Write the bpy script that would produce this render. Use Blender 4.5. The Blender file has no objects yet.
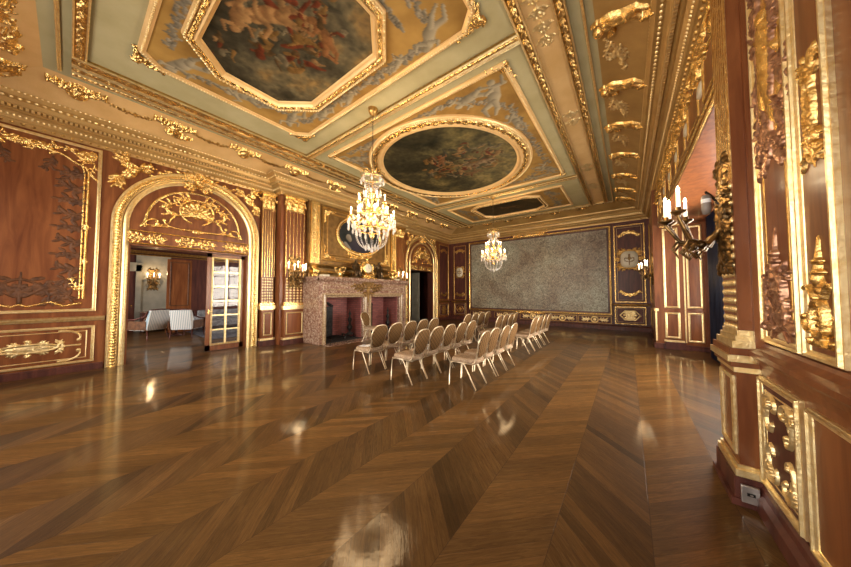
import bpy, math, random
import numpy as np
from mathutils import Vector
random.seed(4)
PI = math.pi
S = bpy.context.scene
COL = S.collection

# ------------------------------------------------------------------ camera, light, exposure
H_EYE = 1.55
cam = bpy.data.cameras.new('camera')
cam.sensor_fit = 'HORIZONTAL'; cam.sensor_width = 36.0
cam.lens = 268.2/851*36.0
cam.clip_start = 0.05
co = bpy.data.objects.new('camera', cam); COL.objects.link(co)
co.location = (0, 0, H_EYE)
co.rotation_euler = (PI/2+0.03727, 0, 0.64586)
S.camera = co
S.view_settings.view_transform = 'Standard'; S.view_settings.look = 'None'
S.view_settings.gamma = 1.0; S.view_settings.use_curve_mapping = False
S.view_settings.exposure = 0.62
try:
    S.cycles.max_bounces = 8; S.cycles.glossy_bounces = 4; S.cycles.transmission_bounces = 5
    S.cycles.transparent_max_bounces = 8; S.cycles.caustics_reflective = False; S.cycles.caustics_refractive = False
    S.cycles.sample_clamp_indirect = 6.0
except Exception: pass
wd = bpy.data.worlds.new('sky'); S.world = wd; wd.use_nodes = True
wd.node_tree.nodes['Background'].inputs[0].default_value = (0.75, 0.85, 1.0, 1)
wd.node_tree.nodes['Background'].inputs[1].default_value = 1.0

def area(name, loc, rot, sx, sy, power, col):
    l = bpy.data.lights.new(name, 'AREA'); l.shape = 'RECTANGLE'; l.size = sx; l.size_y = sy
    l.energy = power; l.color = col
    o = bpy.data.objects.new(name, l); COL.objects.link(o); o.location = loc; o.rotation_euler = rot
    return o
# daylight outside the windows of the bay (right) and of the near wall (behind the camera)
area('daylight_bay', (2.05, 7.2, 2.1), (0, PI/2, 0), 3.2, 5.2, 850, (1.0, 0.89, 0.75))
area('daylight_near_a', (-6.6, -1.95, 2.2), (PI/2, 0, 0), 2.2, 3.2, 200, (1.0, 0.89, 0.75))
area('daylight_near_b', (-3.6, -1.95, 2.2), (PI/2, 0, 0), 2.2, 3.2, 200, (1.0, 0.89, 0.75))
area('daylight_near_c', (-0.9, -1.95, 2.2), (PI/2, 0, 0), 2.0, 3.2, 110, (1.0, 0.89, 0.75))
area('added_light_salon', (-12.2, -1.95, 2.1), (PI/2, 0, 0), 2.2, 2.4, 260, (1.0, 0.95, 0.88))  # added light for the salon chair backs, behind an invented window
area('daylight_salon', (-11.5, 8.2, 2.2), (-PI/2, 0, 0), 3.0, 2.6, 140, (1.0, 0.95, 0.88))

# ------------------------------------------------------------------ materials
def nt(name):
    m = bpy.data.materials.new(name); m.use_nodes = True
    t = m.node_tree; b = t.nodes['Principled BSDF']
    return m, t, b
def N(t, typ, **kw):
    n = t.nodes.new(typ)
    for k, v in kw.items():
        if k.startswith('i_'):
            n.inputs[int(k[2:])].default_value = v
        else: setattr(n, k, v)
    return n
def rgb(c): return (c[0], c[1], c[2], 1)
def ramp(t, stops, interp='LINEAR'):
    r = t.nodes.new('ShaderNodeValToRGB'); r.color_ramp.interpolation = interp
    while len(r.color_ramp.elements) < len(stops): r.color_ramp.elements.new(0.5)
    for e, (p, c) in zip(r.color_ramp.elements, stops): e.position = p; e.color = rgb(c)
    return r
def mix(t, fac, a, b, mode='MIX'):
    n = t.nodes.new('ShaderNodeMix'); n.data_type = 'RGBA'; n.blend_type = mode
    for s, v in ((0, fac), (6, a), (7, b)):
        if isinstance(v, (int, float)): n.inputs[s].default_value = v
        elif isinstance(v, tuple): n.inputs[s].default_value = rgb(v)
        else: t.links.new(v, n.inputs[s])
    return n.outputs[2]
def math_(t, op, a, b=0.0, c=None):
    n = t.nodes.new('ShaderNodeMath'); n.operation = op
    for i, v in enumerate((a, b) if c is None else (a, b, c)):
        if isinstance(v, (int, float)): n.inputs[i].default_value = v
        else: t.links.new(v, n.inputs[i])
    return n.outputs[0]
def coords(t, scale=(1, 1, 1)):
    tc = t.nodes.new('ShaderNodeTexCoord'); mp = t.nodes.new('ShaderNodeMapping')
    mp.inputs['Scale'].default_value = scale
    t.links.new(tc.outputs['Object'], mp.inputs['Vector']); return mp.outputs['Vector']
def noise(t, vec, scale, detail=3, rough=0.5, dist=0.0):
    n = t.nodes.new('ShaderNodeTexNoise'); n.inputs['Scale'].default_value = scale
    n.inputs['Detail'].default_value = detail; n.inputs['Roughness'].default_value = rough
    n.inputs['Distortion'].default_value = dist
    t.links.new(vec, n.inputs['Vector']); return n.outputs['Fac']
def bump(t, b, h, dist, strength=1.0):
    n = t.nodes.new('ShaderNodeBump'); n.inputs['Distance'].default_value = dist; n.inputs['Strength'].default_value = strength
    t.links.new(h, n.inputs['Height']); t.links.new(n.outputs['Normal'], b.inputs['Normal'])
def noisy(name, c1, c2, scale=4, sc=(1, 1, 1), rough=0.4, metal=0.0, coat=0.0, detail=4, bmp=0, spec=0.5, dist=0.0, lo=0.35, hi=0.65, bscale=None):
    m, t, b = nt(name); v = coords(t, sc); f = noise(t, v, scale, detail, 0.55, dist)
    r = ramp(t, [(lo, c1), (hi, c2)]); t.links.new(f, r.inputs[0]); t.links.new(r.outputs[0], b.inputs['Base Color'])
    b.inputs['Roughness'].default_value = rough; b.inputs['Metallic'].default_value = metal
    b.inputs['Coat Weight'].default_value = coat; b.inputs['Coat Roughness'].default_value = 0.12
    b.inputs['Specular IOR Level'].default_value = spec
    if bmp:
        g = f if bscale is None else noise(t, coords(t), bscale, 4, 0.6)
        bump(t, b, g, bmp)
    return m
def emis(name, col, s):
    m, t, b = nt(name); b.inputs['Base Color'].default_value = rgb(col)
    b.inputs['Emission Color'].default_value = rgb(col); b.inputs['Emission Strength'].default_value = s; return m

MT = {}
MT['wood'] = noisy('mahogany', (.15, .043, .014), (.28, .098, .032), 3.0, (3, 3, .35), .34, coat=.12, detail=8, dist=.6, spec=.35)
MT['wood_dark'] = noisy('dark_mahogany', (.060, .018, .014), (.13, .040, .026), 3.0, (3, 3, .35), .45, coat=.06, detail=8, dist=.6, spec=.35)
MT['carved'] = noisy('carved_wood', (.075, .030, .012), (.17, .07, .028), 9, rough=.5, spec=.3)
MT['rose_bronze'] = noisy('reddish_bronze', (.22, .10, .06), (.62, .36, .22), 25, rough=.32, metal=.7)
MT['gold'] = noisy('gilding', (.62, .36, .09), (.98, .70, .28), 22, rough=.27, metal=.92, detail=5, lo=.3, hi=.6, bmp=.006, bscale=45)
MT['gold_pale'] = noisy('pale_gilding', (.80, .56, .22), (.96, .78, .42), 22, rough=.30, metal=.75, detail=5, lo=.3, hi=.6, bmp=.004, bscale=45)
MT['gold_old'] = noisy('antique_gilding', (.34, .18, .05), (.62, .38, .11), 20, rough=.30, metal=.85, detail=5, bmp=.005, bscale=45)
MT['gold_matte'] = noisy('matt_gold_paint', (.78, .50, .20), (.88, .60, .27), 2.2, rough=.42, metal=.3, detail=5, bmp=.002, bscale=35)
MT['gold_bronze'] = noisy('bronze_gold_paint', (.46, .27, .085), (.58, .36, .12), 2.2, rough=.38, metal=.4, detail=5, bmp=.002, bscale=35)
MT['sage'] = noisy('sage_paint', (.42, .36, .185), (.49, .43, .235), 2.0, rough=.6, detail=4, spec=.2)
MT['marble'] = None
MT['bronze'] = noisy('dark_bronze', (.03, .02, .012), (.16, .10, .045), 12, rough=.35, metal=.8)
MT['bronze_gilt'] = noisy('gilt_bronze', (.05, .03, .012), (.34, .20, .07), 16, rough=.32, metal=.85)
MT['gold_deep'] = noisy('deep_bronze_gold', (.20, .11, .035), (.33, .19, .06), 6, rough=.35, metal=.6, bmp=.004, bscale=40)
MT['iron'] = noisy('black_iron', (.012, .011, .011), (.04, .036, .034), 15, rough=.45, metal=.6)
MT['soot'] = noisy('soot', (.010, .009, .009), (.03, .025, .022), 3, rough=.9)
MT['wax'] = emis('candle_tube', (1.0, .84, .60), 1.3)
MT['bulb'] = emis('glowing_bulb', (1.0, .80, .48), 32)
MT['chairmetal'] = noisy('champagne_metal', (.62, .50, .34), (.78, .66, .48), 8, rough=.3, metal=.7)
MT['white'] = noisy('white_card', (.75, .74, .72), (.85, .84, .82), 8, rough=.5)
MT['grey'] = noisy('grey_casing', (.16, .13, .11), (.24, .20, .17), 8, rough=.5)
MT['ink'] = noisy('blue_ink', (.10, .14, .35), (.25, .28, .5), 30, rough=.5)
MT['plaster'] = noisy('grey_panelling', (.24, .225, .18), (.32, .30, .24), 3, rough=.5)
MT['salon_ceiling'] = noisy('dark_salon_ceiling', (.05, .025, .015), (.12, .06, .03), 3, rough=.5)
MT['navy'] = noisy('navy_drape', (.008, .012, .03), (.03, .045, .09), 3, (6, 6, .4), rough=.35)
MT['greycloth'] = noisy('grey_upholstery', (.14, .14, .15), (.32, .31, .31), 9, rough=.8)
MT['rug'] = noisy('blue_grey_rug', (.05, .06, .09), (.16, .15, .16), 7, rough=.9)
MT['steel'] = noisy('brushed_steel', (.55, .53, .5), (.75, .73, .7), 9, rough=.3, metal=.9)
MT['offwhite'] = noisy('cream_enamel', (.70, .62, .45), (.86, .78, .60), 6, rough=.35)

def mk_marble():
    m, t, b = nt('breccia_marble'); v = coords(t)
    w = t.nodes.new('ShaderNodeTexVoronoi'); w.inputs['Scale'].default_value = 34
    nz = N(t, 'ShaderNodeTexNoise'); nz.inputs['Scale'].default_value = 6; nz.inputs['Detail'].default_value = 5; t.links.new(v, nz.inputs['Vector'])
    vv = mix(t, .12, v, nz.outputs['Color']); t.links.new(vv, w.inputs['Vector'])
    sx = t.nodes.new('ShaderNodeSeparateColor'); t.links.new(w.outputs['Color'], sx.inputs[0])
    r = ramp(t, [(0, (.20, .09, .06)), (.35, (.34, .19, .13)), (.6, (.44, .29, .20)), (.85, (.58, .46, .34)), (1, (.27, .13, .09))])
    t.links.new(sx.outputs[0], r.inputs[0])
    f = noise(t, v, 40, 4, .7); r2 = ramp(t, [(.4, (.55, .5, .5)), (.6, (1, 1, 1))]); t.links.new(f, r2.inputs[0])
    c = mix(t, .8, r.outputs[0], r2.outputs[0], 'MULTIPLY'); t.links.new(c, b.inputs['Base Color'])
    b.inputs['Roughness'].default_value = .22; b.inputs['Coat Weight'].default_value = .3
    return m
MT['marble'] = mk_marble()
MT['marble_brown'] = noisy('brown_marble', (.24, .15, .08), (.46, .34, .20), 25, rough=.25, coat=.3, detail=6)
def mk_brick():
    m, t, b = nt('pink_brick'); tc = t.nodes.new('ShaderNodeTexCoord')
    s = t.nodes.new('ShaderNodeSeparateXYZ'); t.links.new(tc.outputs['Object'], s.inputs[0])
    c = t.nodes.new('ShaderNodeCombineXYZ'); t.links.new(math_(t, 'ADD', s.outputs[0], s.outputs[1]), c.inputs[0]); t.links.new(s.outputs[2], c.inputs[1])
    br = t.nodes.new('ShaderNodeTexBrick'); t.links.new(c.outputs[0], br.inputs['Vector'])
    br.inputs['Scale'].default_value = 1; br.inputs['Brick Width'].default_value = .21; br.inputs['Row Height'].default_value = .07; br.inputs['Mortar Size'].default_value = .006
    br.inputs['Color1'].default_value = rgb((.24, .07, .06)); br.inputs['Color2'].default_value = rgb((.34, .11, .09)); br.inputs['Mortar'].default_value = rgb((.12, .06, .06))
    t.links.new(br.outputs['Color'], b.inputs['Base Color']); b.inputs['Roughness'].default_value = .7
    return m
MT['brick'] = mk_brick()
def mk_floor():
    m, t, b = nt('chevron_oak_parquet'); tc = t.nodes.new('ShaderNodeTexCoord')
    s = t.nodes.new('ShaderNodeSeparateXYZ'); t.links.new(tc.outputs['Object'], s.inputs[0])
    X, Y = s.outputs[0], s.outputs[1]
    u = math_(t, 'DIVIDE', math_(t, 'ADD', X, 0.42+0.508*40), 0.508)
    k = math_(t, 'FLOOR', u); f = math_(t, 'FRACT', u)
    pp = math_(t, 'PINGPONG', u, 1.0)
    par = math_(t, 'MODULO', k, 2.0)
    v = math_(t, 'DIVIDE', math_(t, 'ADD', math_(t, 'MULTIPLY', pp, 0.508), math_(t, 'ADD', Y, 50)), 0.125)
    pid = math_(t, 'FLOOR', v); fv = math_(t, 'FRACT', v)
    cb = t.nodes.new('ShaderNodeCombineXYZ'); t.links.new(k, cb.inputs[0]); t.links.new(pid, cb.inputs[1])
    wn = t.nodes.new('ShaderNodeTexWhiteNoise'); t.links.new(cb.outputs[0], wn.inputs['Vector'])
    cb2 = t.nodes.new('ShaderNodeCombineXYZ'); t.links.new(k, cb2.inputs[0]); t.links.new(math_(t, 'FLOOR', math_(t, 'DIVIDE', pid, 5)), cb2.inputs[1])
    wn2 = t.nodes.new('ShaderNodeTexWhiteNoise'); t.links.new(cb2.outputs[0], wn2.inputs['Vector'])
    # grain runs along the plank
    g = t.nodes.new('ShaderNodeCombineXYZ'); t.links.new(math_(t, 'MULTIPLY', f, 1.1), g.inputs[0]); t.links.new(math_(t, 'MULTIPLY', v, 1.6), g.inputs[1]); t.links.new(math_(t, 'MULTIPLY', wn.outputs['Value'], 9), g.inputs[2])
    gr = noise(t, g.outputs[0], 3.2, 8, .7, 1.2)
    g2 = t.nodes.new('ShaderNodeCombineXYZ'); t.links.new(math_(t, 'MULTIPLY', f, 4), g2.inputs[0]); t.links.new(math_(t, 'MULTIPLY', v, 3), g2.inputs[1])
    fl = noise(t, g2.outputs[0], 7, 3, .6, 2.5)
    rr = ramp(t, [(.25, (.070, .031, .008)), (.5, (.145, .068, .018)), (.78, (.235, .120, .036))]); t.links.new(gr, rr.inputs[0])
    val = math_(t, 'ADD', math_(t, 'MULTIPLY', wn.outputs['Value'], .40), math_(t, 'MULTIPLY', wn2.outputs['Value'], .26))
    val = math_(t, 'ADD', val, math_(t, 'MULTIPLY', par, STRIP_SHEEN)); val = math_(t, 'ADD', val, .22)
    val = math_(t, 'ADD', val, math_(t, 'MULTIPLY', math_(t, 'GREATER_THAN', fl, .64), .22))
    hs = t.nodes.new('ShaderNodeHueSaturation'); t.links.new(val, hs.inputs['Value']); t.links.new(rr.outputs[0], hs.inputs['Color'])
    e1 = math_(t, 'LESS_THAN', math_(t, 'PINGPONG', fv, .5), .016)
    e2 = math_(t, 'LESS_THAN', math_(t, 'PINGPONG', f, .5), .005)
    e = math_(t, 'MAXIMUM', e1, e2)
    c = mix(t, math_(t, 'MULTIPLY', e, .55), hs.outputs[0], (.03, .012, .005))
    t.links.new(c, b.inputs['Base Color'])
    b.inputs['Roughness'].default_value = .5; b.inputs['Specular IOR Level'].default_value = .22; b.inputs['Anisotropic'].default_value = .4
    tg = t.nodes.new('ShaderNodeCombineXYZ'); tg.inputs[0].default_value = 1.0; t.links.new(math_(t, 'SUBTRACT', math_(t, 'MULTIPLY', par, 2.0), 1.0), tg.inputs[1]); t.links.new(tg.outputs[0], b.inputs['Tangent'])
    b.inputs['Coat Weight'].default_value = .5; b.inputs['Coat Roughness'].default_value = .045
    nb = noise(t, coords(t), 2.2, 4, .6)
    hsum = math_(t, 'ADD', math_(t, 'MULTIPLY', nb, 1.0), math_(t, 'ADD', math_(t, 'MULTIPLY', gr, .16), math_(t, 'MULTIPLY', e, -.12)))
    hsum = math_(t, 'ADD', hsum, math_(t, 'MULTIPLY', wn.outputs['Value'], .05))
    bump(t, b, hsum, .004, .7)
    bb = [n for n in t.nodes if n.type == 'BUMP'][0]; t.links.new(bb.outputs[0], b.inputs['Coat Normal'])
    return m
STRIP_SHEEN = .26  # alternate strips lightened in colour, standing in for sheen that follows plank direction
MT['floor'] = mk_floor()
def mk_cloth():
    m, t, b = nt('diamond_patterned_fabric'); tc = t.nodes.new('ShaderNodeTexCoord')
    s = t.nodes.new('ShaderNodeSeparateXYZ'); t.links.new(tc.outputs['Object'], s.inputs[0])
    zz = math_(t, 'ADD', s.outputs[2], math_(t, 'MULTIPLY', s.outputs[0], .6))
    a = math_(t, 'PINGPONG', math_(t, 'MULTIPLY', math_(t, 'ADD', s.outputs[1], zz), 24), 1.0)
    c = math_(t, 'PINGPONG', math_(t, 'MULTIPLY', math_(t, 'SUBTRACT', s.outputs[1], zz), 24), 1.0)
    d = math_(t, 'MINIMUM', a, c)
    r = ramp(t, [(.14, (.06, .03, .010)), (.3, (.19, .105, .042)), (.6, (.23, .13, .055)), (.85, (.10, .05, .018))]); t.links.new(d, r.inputs[0])
    t.links.new(r.outputs[0], b.inputs['Base Color']); b.inputs['Roughness'].default_value = .8; b.inputs['Specular IOR Level'].default_value = .1
    return m
MT['cloth'] = mk_cloth()
MT['seatcloth'] = noisy('beige_seat_fabric', (.26, .17, .105), (.44, .32, .21), 38, rough=.8, detail=3, spec=.1)
def mk_stripe():
    m, t, b = nt('striped_upholstery'); tc = t.nodes.new('ShaderNodeTexCoord')
    s = t.nodes.new('ShaderNodeSeparateXYZ'); t.links.new(tc.outputs['Object'], s.inputs[0])
    a = math_(t, 'PINGPONG', math_(t, 'MULTIPLY', s.outputs[1], 40), 1.0)
    r = ramp(t, [(.62, (.88, .86, .80)), (.8, (.25, .32, .36))]); t.links.new(a, r.inputs[0])
    t.links.new(r.outputs[0], b.inputs['Base Color']); b.inputs['Roughness'].default_value = .6
    return m
MT['stripe'] = mk_stripe()
def mk_tapestry():
    m, t, b = nt('damask_wallcovering'); v = coords(t)
    f = noise(t, v, .55, 4, .6, .3); r = ramp(t, [(.34, (.17, .115, .07)), (.5, (.27, .235, .17)), (.66, (.34, .34, .27))])
    t.links.new(f, r.inputs[0])
    w = noise(t, v, 7, 4, .85, 2.5); r2 = ramp(t, [(.40, (.35, .30, .22)), (.5, (1.0, .98, .9)), (.60, (1.8, 1.8, 1.7))]); t.links.new(w, r2.inputs[0])
    c = mix(t, .9, r.outputs[0], r2.outputs[0], 'MULTIPLY')
    t.links.new(c, b.inputs['Base Color']); b.inputs['Roughness'].default_value = .38; b.inputs['Specular IOR Level'].default_value = .6
    bump(t, b, w, .01)
    return m
MT['tapestry'] = mk_tapestry()
def mk_crystal():
    m, t, b = nt('cut_crystal'); b.inputs['Base Color'].default_value = (1, .97, .92, 1)
    b.inputs['Roughness'].default_value = .06; b.inputs['Transmission Weight'].default_value = .55; b.inputs['IOR'].default_value = 1.5
    b.inputs['Specular IOR Level'].default_value = .8
    return m
MT['crystal'] = mk_crystal()
def mk_glass():
    m, t, b = nt('window_glass'); out = [n for n in t.nodes if n.type == 'OUTPUT_MATERIAL'][0]
    tr = t.nodes.new('ShaderNodeBsdfTransparent'); gl = t.nodes.new('ShaderNodeBsdfGlossy'); gl.inputs['Roughness'].default_value = .03
    fr = t.nodes.new('ShaderNodeFresnel'); fr.inputs['IOR'].default_value = 1.5
    mx = t.nodes.new('ShaderNodeMixShader')
    t.links.new(math_(t, 'MULTIPLY', fr.outputs[0], .5), mx.inputs[0]); t.links.new(tr.outputs[0], mx.inputs[1]); t.links.new(gl.outputs[0], mx.inputs[2])
    t.links.new(mx.outputs[0], out.inputs['Surface']); return m
MT['glass'] = mk_glass()
def mk_attr(name, rough, coat):
    m, t, b = nt(name); a = t.nodes.new('ShaderNodeAttribute'); a.attribute_name = 'pigment'
    t.links.new(a.outputs['Color'], b.inputs['Base Color']); b.inputs['Roughness'].default_value = rough; b.inputs['Coat Weight'].default_value = coat; b.inputs['Specular IOR Level'].default_value = .12
    return m
MT['oil'] = mk_attr('oil_painting', .55, 0)
MT['fresco'] = mk_attr('painted_plaster', .55, 0)

# ------------------------------------------------------------------ mesh builder
class M:
    def __init__(s): s.v = []; s.f = []; s.sm = []; s.n = 0
    def add(s, vs, fs, sm=False):
        vs = np.asarray(vs, float).reshape(-1, 3); s.v.append(vs)
        b = s.n; s.f += [tuple(int(i)+b for i in f) for f in fs]; s.sm += [sm]*len(fs); s.n += len(vs); return s
    def grid(s, P, closed_u=False, closed_v=False, sm=True, keep=None):
        nu, nv = P.shape[:2]
        I = np.arange(nu*nv).reshape(nu, nv)
        if closed_u: I = np.vstack([I, I[:1]])
        if closed_v: I = np.hstack([I, I[:, :1]])
        q = np.stack([I[:-1, :-1], I[1:, :-1], I[1:, 1:], I[:-1, 1:]], -1)
        q = q[keep] if keep is not None else q.reshape(-1, 4)
        if keep is not None and len(q):
            used, inv = np.unique(q, return_inverse=True)
            return s.add(P.reshape(-1, 3)[used], inv.reshape(-1, 4).tolist(), sm)
        return s.add(P.reshape(-1, 3), q.tolist(), sm)
    def box(s, x0, x1, y0, y1, z0, z1):
        v = [(x, y, z) for z in (z0, z1) for y in (y0, y1) for x in (x0, x1)]
        return s.add(v, [(0, 2, 3, 1), (4, 5, 7, 6), (0, 1, 5, 4), (2, 6, 7, 3), (0, 4, 6, 2), (1, 3, 7, 5)])
    def tube(s, pts, r, n=8, caps=True, sm=True):
        pts = np.asarray(pts, float); k = len(pts); r = np.full(k, r, float) if np.isscalar(r) else np.asarray(r, float)
        T = np.gradient(pts, axis=0); T /= np.linalg.norm(T, axis=1)[:, None]+1e-9
        up = np.array([0, 0, 1.]) if abs(T[0][2]) < .9 else np.array([1., 0, 0])
        A = np.cross(T[0], up); A /= np.linalg.norm(A); rings = []
        for i in range(k):
            A = A-T[i]*(A@T[i]); A /= np.linalg.norm(A)+1e-9; B = np.cross(T[i], A)
            th = np.arange(n)*2*PI/n
            rings.append(pts[i]+r[i]*(np.cos(th)[:, None]*A+np.sin(th)[:, None]*B))
        b = s.n; s.grid(np.array(rings), closed_v=True, sm=sm)
        if caps: s.f += [tuple(range(b, b+n))[::-1], tuple(range(b+(k-1)*n, b+k*n))]; s.sm += [False, False]
        return s
    def lathe(s, c, prof, n=16, sm=True, axis=2):
        th = np.arange(n)*2*PI/n; P = np.zeros((len(prof), n, 3))
        for i, (r, h) in enumerate(prof):
            q = np.stack([r*np.cos(th), r*np.sin(th), np.full(n, h)], -1)
            if axis == 0: q = q[:, [2, 0, 1]]
            if axis == 1: q = q[:, [0, 2, 1]]
            P[i] = q+np.array(c)
        return s.grid(P, closed_v=True, sm=sm)
    def ball(s, c, r, n=8, k=5, sm=True):
        r = (r, r, r) if np.isscalar(r) else r
        P = np.zeros((k, n, 3)); th = np.arange(n)*2*PI/n
        for i in range(k):
            a = -PI/2+PI*i/(k-1); P[i] = np.stack([r[0]*math.cos(a)*np.cos(th), r[1]*math.cos(a)*np.sin(th), np.full(n, r[2]*math.sin(a))], -1)+np.array(c)
        return s.grid(P, closed_v=True, sm=sm)
    def build(s, name, mat, parent=None, label=None, bevel=0, sub=0):
        me = bpy.data.meshes.new(name)
        V = np.concatenate(s.v) if s.v else np.zeros((0, 3))
        if parent is not None: V = V-np.array(world(parent))
        me.from_pydata(V.tolist(), [], s.f)
        me.polygons.foreach_set('use_smooth', s.sm)
        me.materials.append(MT[mat]); me.update()
        o = bpy.data.objects.new(name, me); COL.objects.link(o)
        if parent is not None: o.parent = parent
        if label: o['label'] = label
        if bevel:
            md = o.modifiers.new('bevel', 'BEVEL'); md.width = bevel; md.segments = 2; md.limit_method = 'ANGLE'
        if sub:
            md = o.modifiers.new('sub', 'SUBSURF'); md.levels = sub; md.render_levels = sub
        return o
def world(o):
    l = np.zeros(3)
    while o is not None: l = l+np.array(o.location); o = o.parent
    return l
def thing(name, label, cat, loc=(0, 0, 0), group=None):
    o = bpy.data.objects.new(name, None); COL.objects.link(o); o.location = loc; o.empty_display_size = .1
    o['label'] = label; o['category'] = cat
    if group: o['group'] = group
    return o
def tag(o, label, cat, group=None):
    o['label'] = label; o['category'] = cat
    if group: o['group'] = group
    return o
def struct(o): o['kind'] = 'structure'; return o

# surface frames: (a along, b up/across, c out of the surface) -> world
XL, YF, ZC = -8.8, 14.1, 5.3
def stack(x, y, z): 
    x, y, z = np.broadcast_arrays(x, y, z); return np.stack([x, y, z], -1).astype(float)
def LW(x0=XL): return lambda a, b, c: stack(x0+c, a, b)
def RW(x0): return lambda a, b, c: stack(x0-c, a, b)
def FW(y0=YF): return lambda a, b, c: stack(a, y0-c, b)
def CE(z0=ZC): return lambda a, b, c: stack(a, b, z0-c)

def offset_dirs(pts, closed):
    p = np.asarray(pts, float); n = len(p); out = np.zeros_like(p)
    for i in range(n):
        d = []
        if closed or i > 0: v = p[i]-p[i-1]; d.append(v/np.linalg.norm(v))
        if closed or i < n-1: v = p[(i+1) % n]-p[i]; d.append(v/np.linalg.norm(v))
        ns = [np.array([-q[1], q[0]]) for q in d]; m = sum(ns)
        if len(ns) == 2:
            m = m/np.linalg.norm(m); out[i] = m/max(.35, m@ns[0])
        else: out[i] = m
    return p, out
def molding(m, fr, pts, prof, closed=True, sm=False):
    p, d = offset_dirs(pts, closed)
    P = np.zeros((len(p), len(prof), 3))
    for j, (t, c) in enumerate(prof):
        q = p+d*t; P[:, j] = fr(q[:, 0], q[:, 1], np.full(len(q), c))
    m.grid(P, closed_u=closed, sm=sm); return m
def ogee(w, h, base=0.0):
    return [(0, base-.002), (0, base+.55*h), (.12*w, base+.6*h), (.2*w, base+h), (.45*w, base+h), (.55*w, base+.72*h), (.75*w, base+.5*h), (.85*w, base+.5*h), (.9*w, base+.3*h), (w, base+.25*h), (w, base-.002)]
def roundm(w, h): return [(w*(.5-.5*math.cos(a)), h*math.sin(a)) for a in np.linspace(0, PI, 7)]
def band(m, fr, pts, t0, t1, c0, amp, pat, ds=.02, nt_=8, closed=True):
    p, d = offset_dirs(pts, closed); n = len(p); w = t1-t0; cum = 0.0; rows = []
    tt = np.linspace(0, 1, nt_)
    for i in range(n if closed else n-1):
        a, b = p[i], p[(i+1) % n]; da, db = d[i], d[(i+1) % n]; L = np.linalg.norm(b-a); k = max(1, int(L/ds))
        for f in np.arange(k+1 if (not closed and i == n-2) else k)/k:
            q = (a*(1-f)+b*f)[None]+(da*(1-f)+db*f)[None]*(t0+tt*w)[:, None]
            hgt = pat((cum+f*L)/w, tt); rows.append(fr(q[:, 0], q[:, 1], c0+amp*hgt))
        cum += L
    m.grid(np.array(rows), closed_u=closed, sm=True); return m
def edge0(t): return np.minimum(1, np.minimum(t, 1-t)*6)
def pat_scroll(s, t):
    s = s*.8; n = np.floor(s); f = s-n; sg = np.where(n % 2 == 0, 1, -1)
    cy_ = .5+.16*sg; dx = (f-.5)*1.25; dy = t-cy_; r = np.hypot(dx, dy); th = np.arctan2(dy, dx*sg)
    ro = (.65+.35*np.cos(th*5+r*14))*np.exp(-(r/.26)**2)
    sp = (.5+.5*np.cos(r*26-th*2))*np.exp(-((r-.36)/.16)**2)*.8
    st = np.exp(-((t-(.5+.3*np.sin(PI*s)))/.09)**2)*.7
    lf = .35*np.abs(np.sin(19*s+6*t))*np.abs(np.sin(9*t+11*s))
    return edge0(t)*np.clip(np.maximum(np.maximum(ro, sp), st)+lf*.5, 0, 1.1)
def pat_leaf(s, t):
    f = (s*1.6) % 1.0; u = np.abs(t-.5)*2
    w = .95*np.sin(PI*np.clip(f, 0, 1))**.6; body = np.clip(1-(u/np.maximum(w, .05))**2, 0, 1)
    return body*(.6+.4*np.abs(np.cos(u*9-f*7)))
def pat_egg(s, t):
    f = (s*1.3) % 1.0; d = np.hypot((f-.5)*1.15, (t-.5)*.95); ring = np.exp(-((d-.47)/.06)**2)*.7
    return np.maximum(np.clip(1-(d/.36)**2, 0, 1)**.5, ring)*edge0(t)
def pat_gad(s, t): return np.abs(np.sin(PI*s*2.2+t*1.2))**.7*np.sin(PI*t)**.5
def pat_rope(s, t): return (.35+.65*np.abs(np.sin(PI*(s*1.1+t*.8))))*np.sin(PI*np.clip(t, 0, 1))
def beads(m, fr, pts, t, c, sp, rs, rt, rc, closed=True, box=False):
    p, d = offset_dirs(pts, closed); q = p+d*t; n = len(q)
    segs = []
    for i in range(n if closed else n-1): segs.append((q[i], q[(i+1) % n]))
    carry = sp/2; vs = []; fs = []; base = 0
    if box:
        loc = np.array([(x, y, z) for z in (0, 1) for y in (-1, 1) for x in (-1, 1)], float); lf = [(4, 5, 7, 6), (0, 1, 5, 4), (2, 6, 7, 3), (0, 4, 6, 2), (1, 3, 7, 5)]
    else:
        loc = []; K = 6
        for h, r in ((0, 1), (.6, .8), (.95, .32)):
            loc += [(r*math.cos(2*PI*j/K), r*math.sin(2*PI*j/K), h) for j in range(K)]
        loc = np.array(loc); lf = [(i*K+j, i*K+(j+1) % K, (i+1)*K+(j+1) % K, (i+1)*K+j) for i in range(2) for j in range(K)]+[tuple(range(2*K, 3*K))]
    for a, b in segs:
        L = np.linalg.norm(b-a)
        if L < 1e-6: continue
        T = (b-a)/L; Nn = np.array([-T[1], T[0]]); x = carry
        while x < L:
            o = a+T*x; ab = o[None]+T[None]*(loc[:, :1]*rs)+Nn[None]*(loc[:, 1:2]*rt)
            vs.append(fr(ab[:, 0], ab[:, 1], c+loc[:, 2]*rc)); fs += [tuple(i+base for i in f) for f in lf]; base += len(loc); x += sp
        carry = x-L
    if vs: m.add(np.concatenate(vs), fs, not box)
    return m
def rect(a0, a1, b0, b1): return [(a0, b0), (a1, b0), (a1, b1), (a0, b1)]
def ell(ca, cb, ra, rb, n=64): return [(ca+ra*math.cos(2*PI*i/n), cb+rb*math.sin(2*PI*i/n)) for i in range(n)]
def fquad(m, fr, pts, c=0.0):
    p = np.array(pts, float); return m.add(fr(p[:, 0], p[:, 1], np.full(len(p), c)), [tuple(range(len(p)))])
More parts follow.
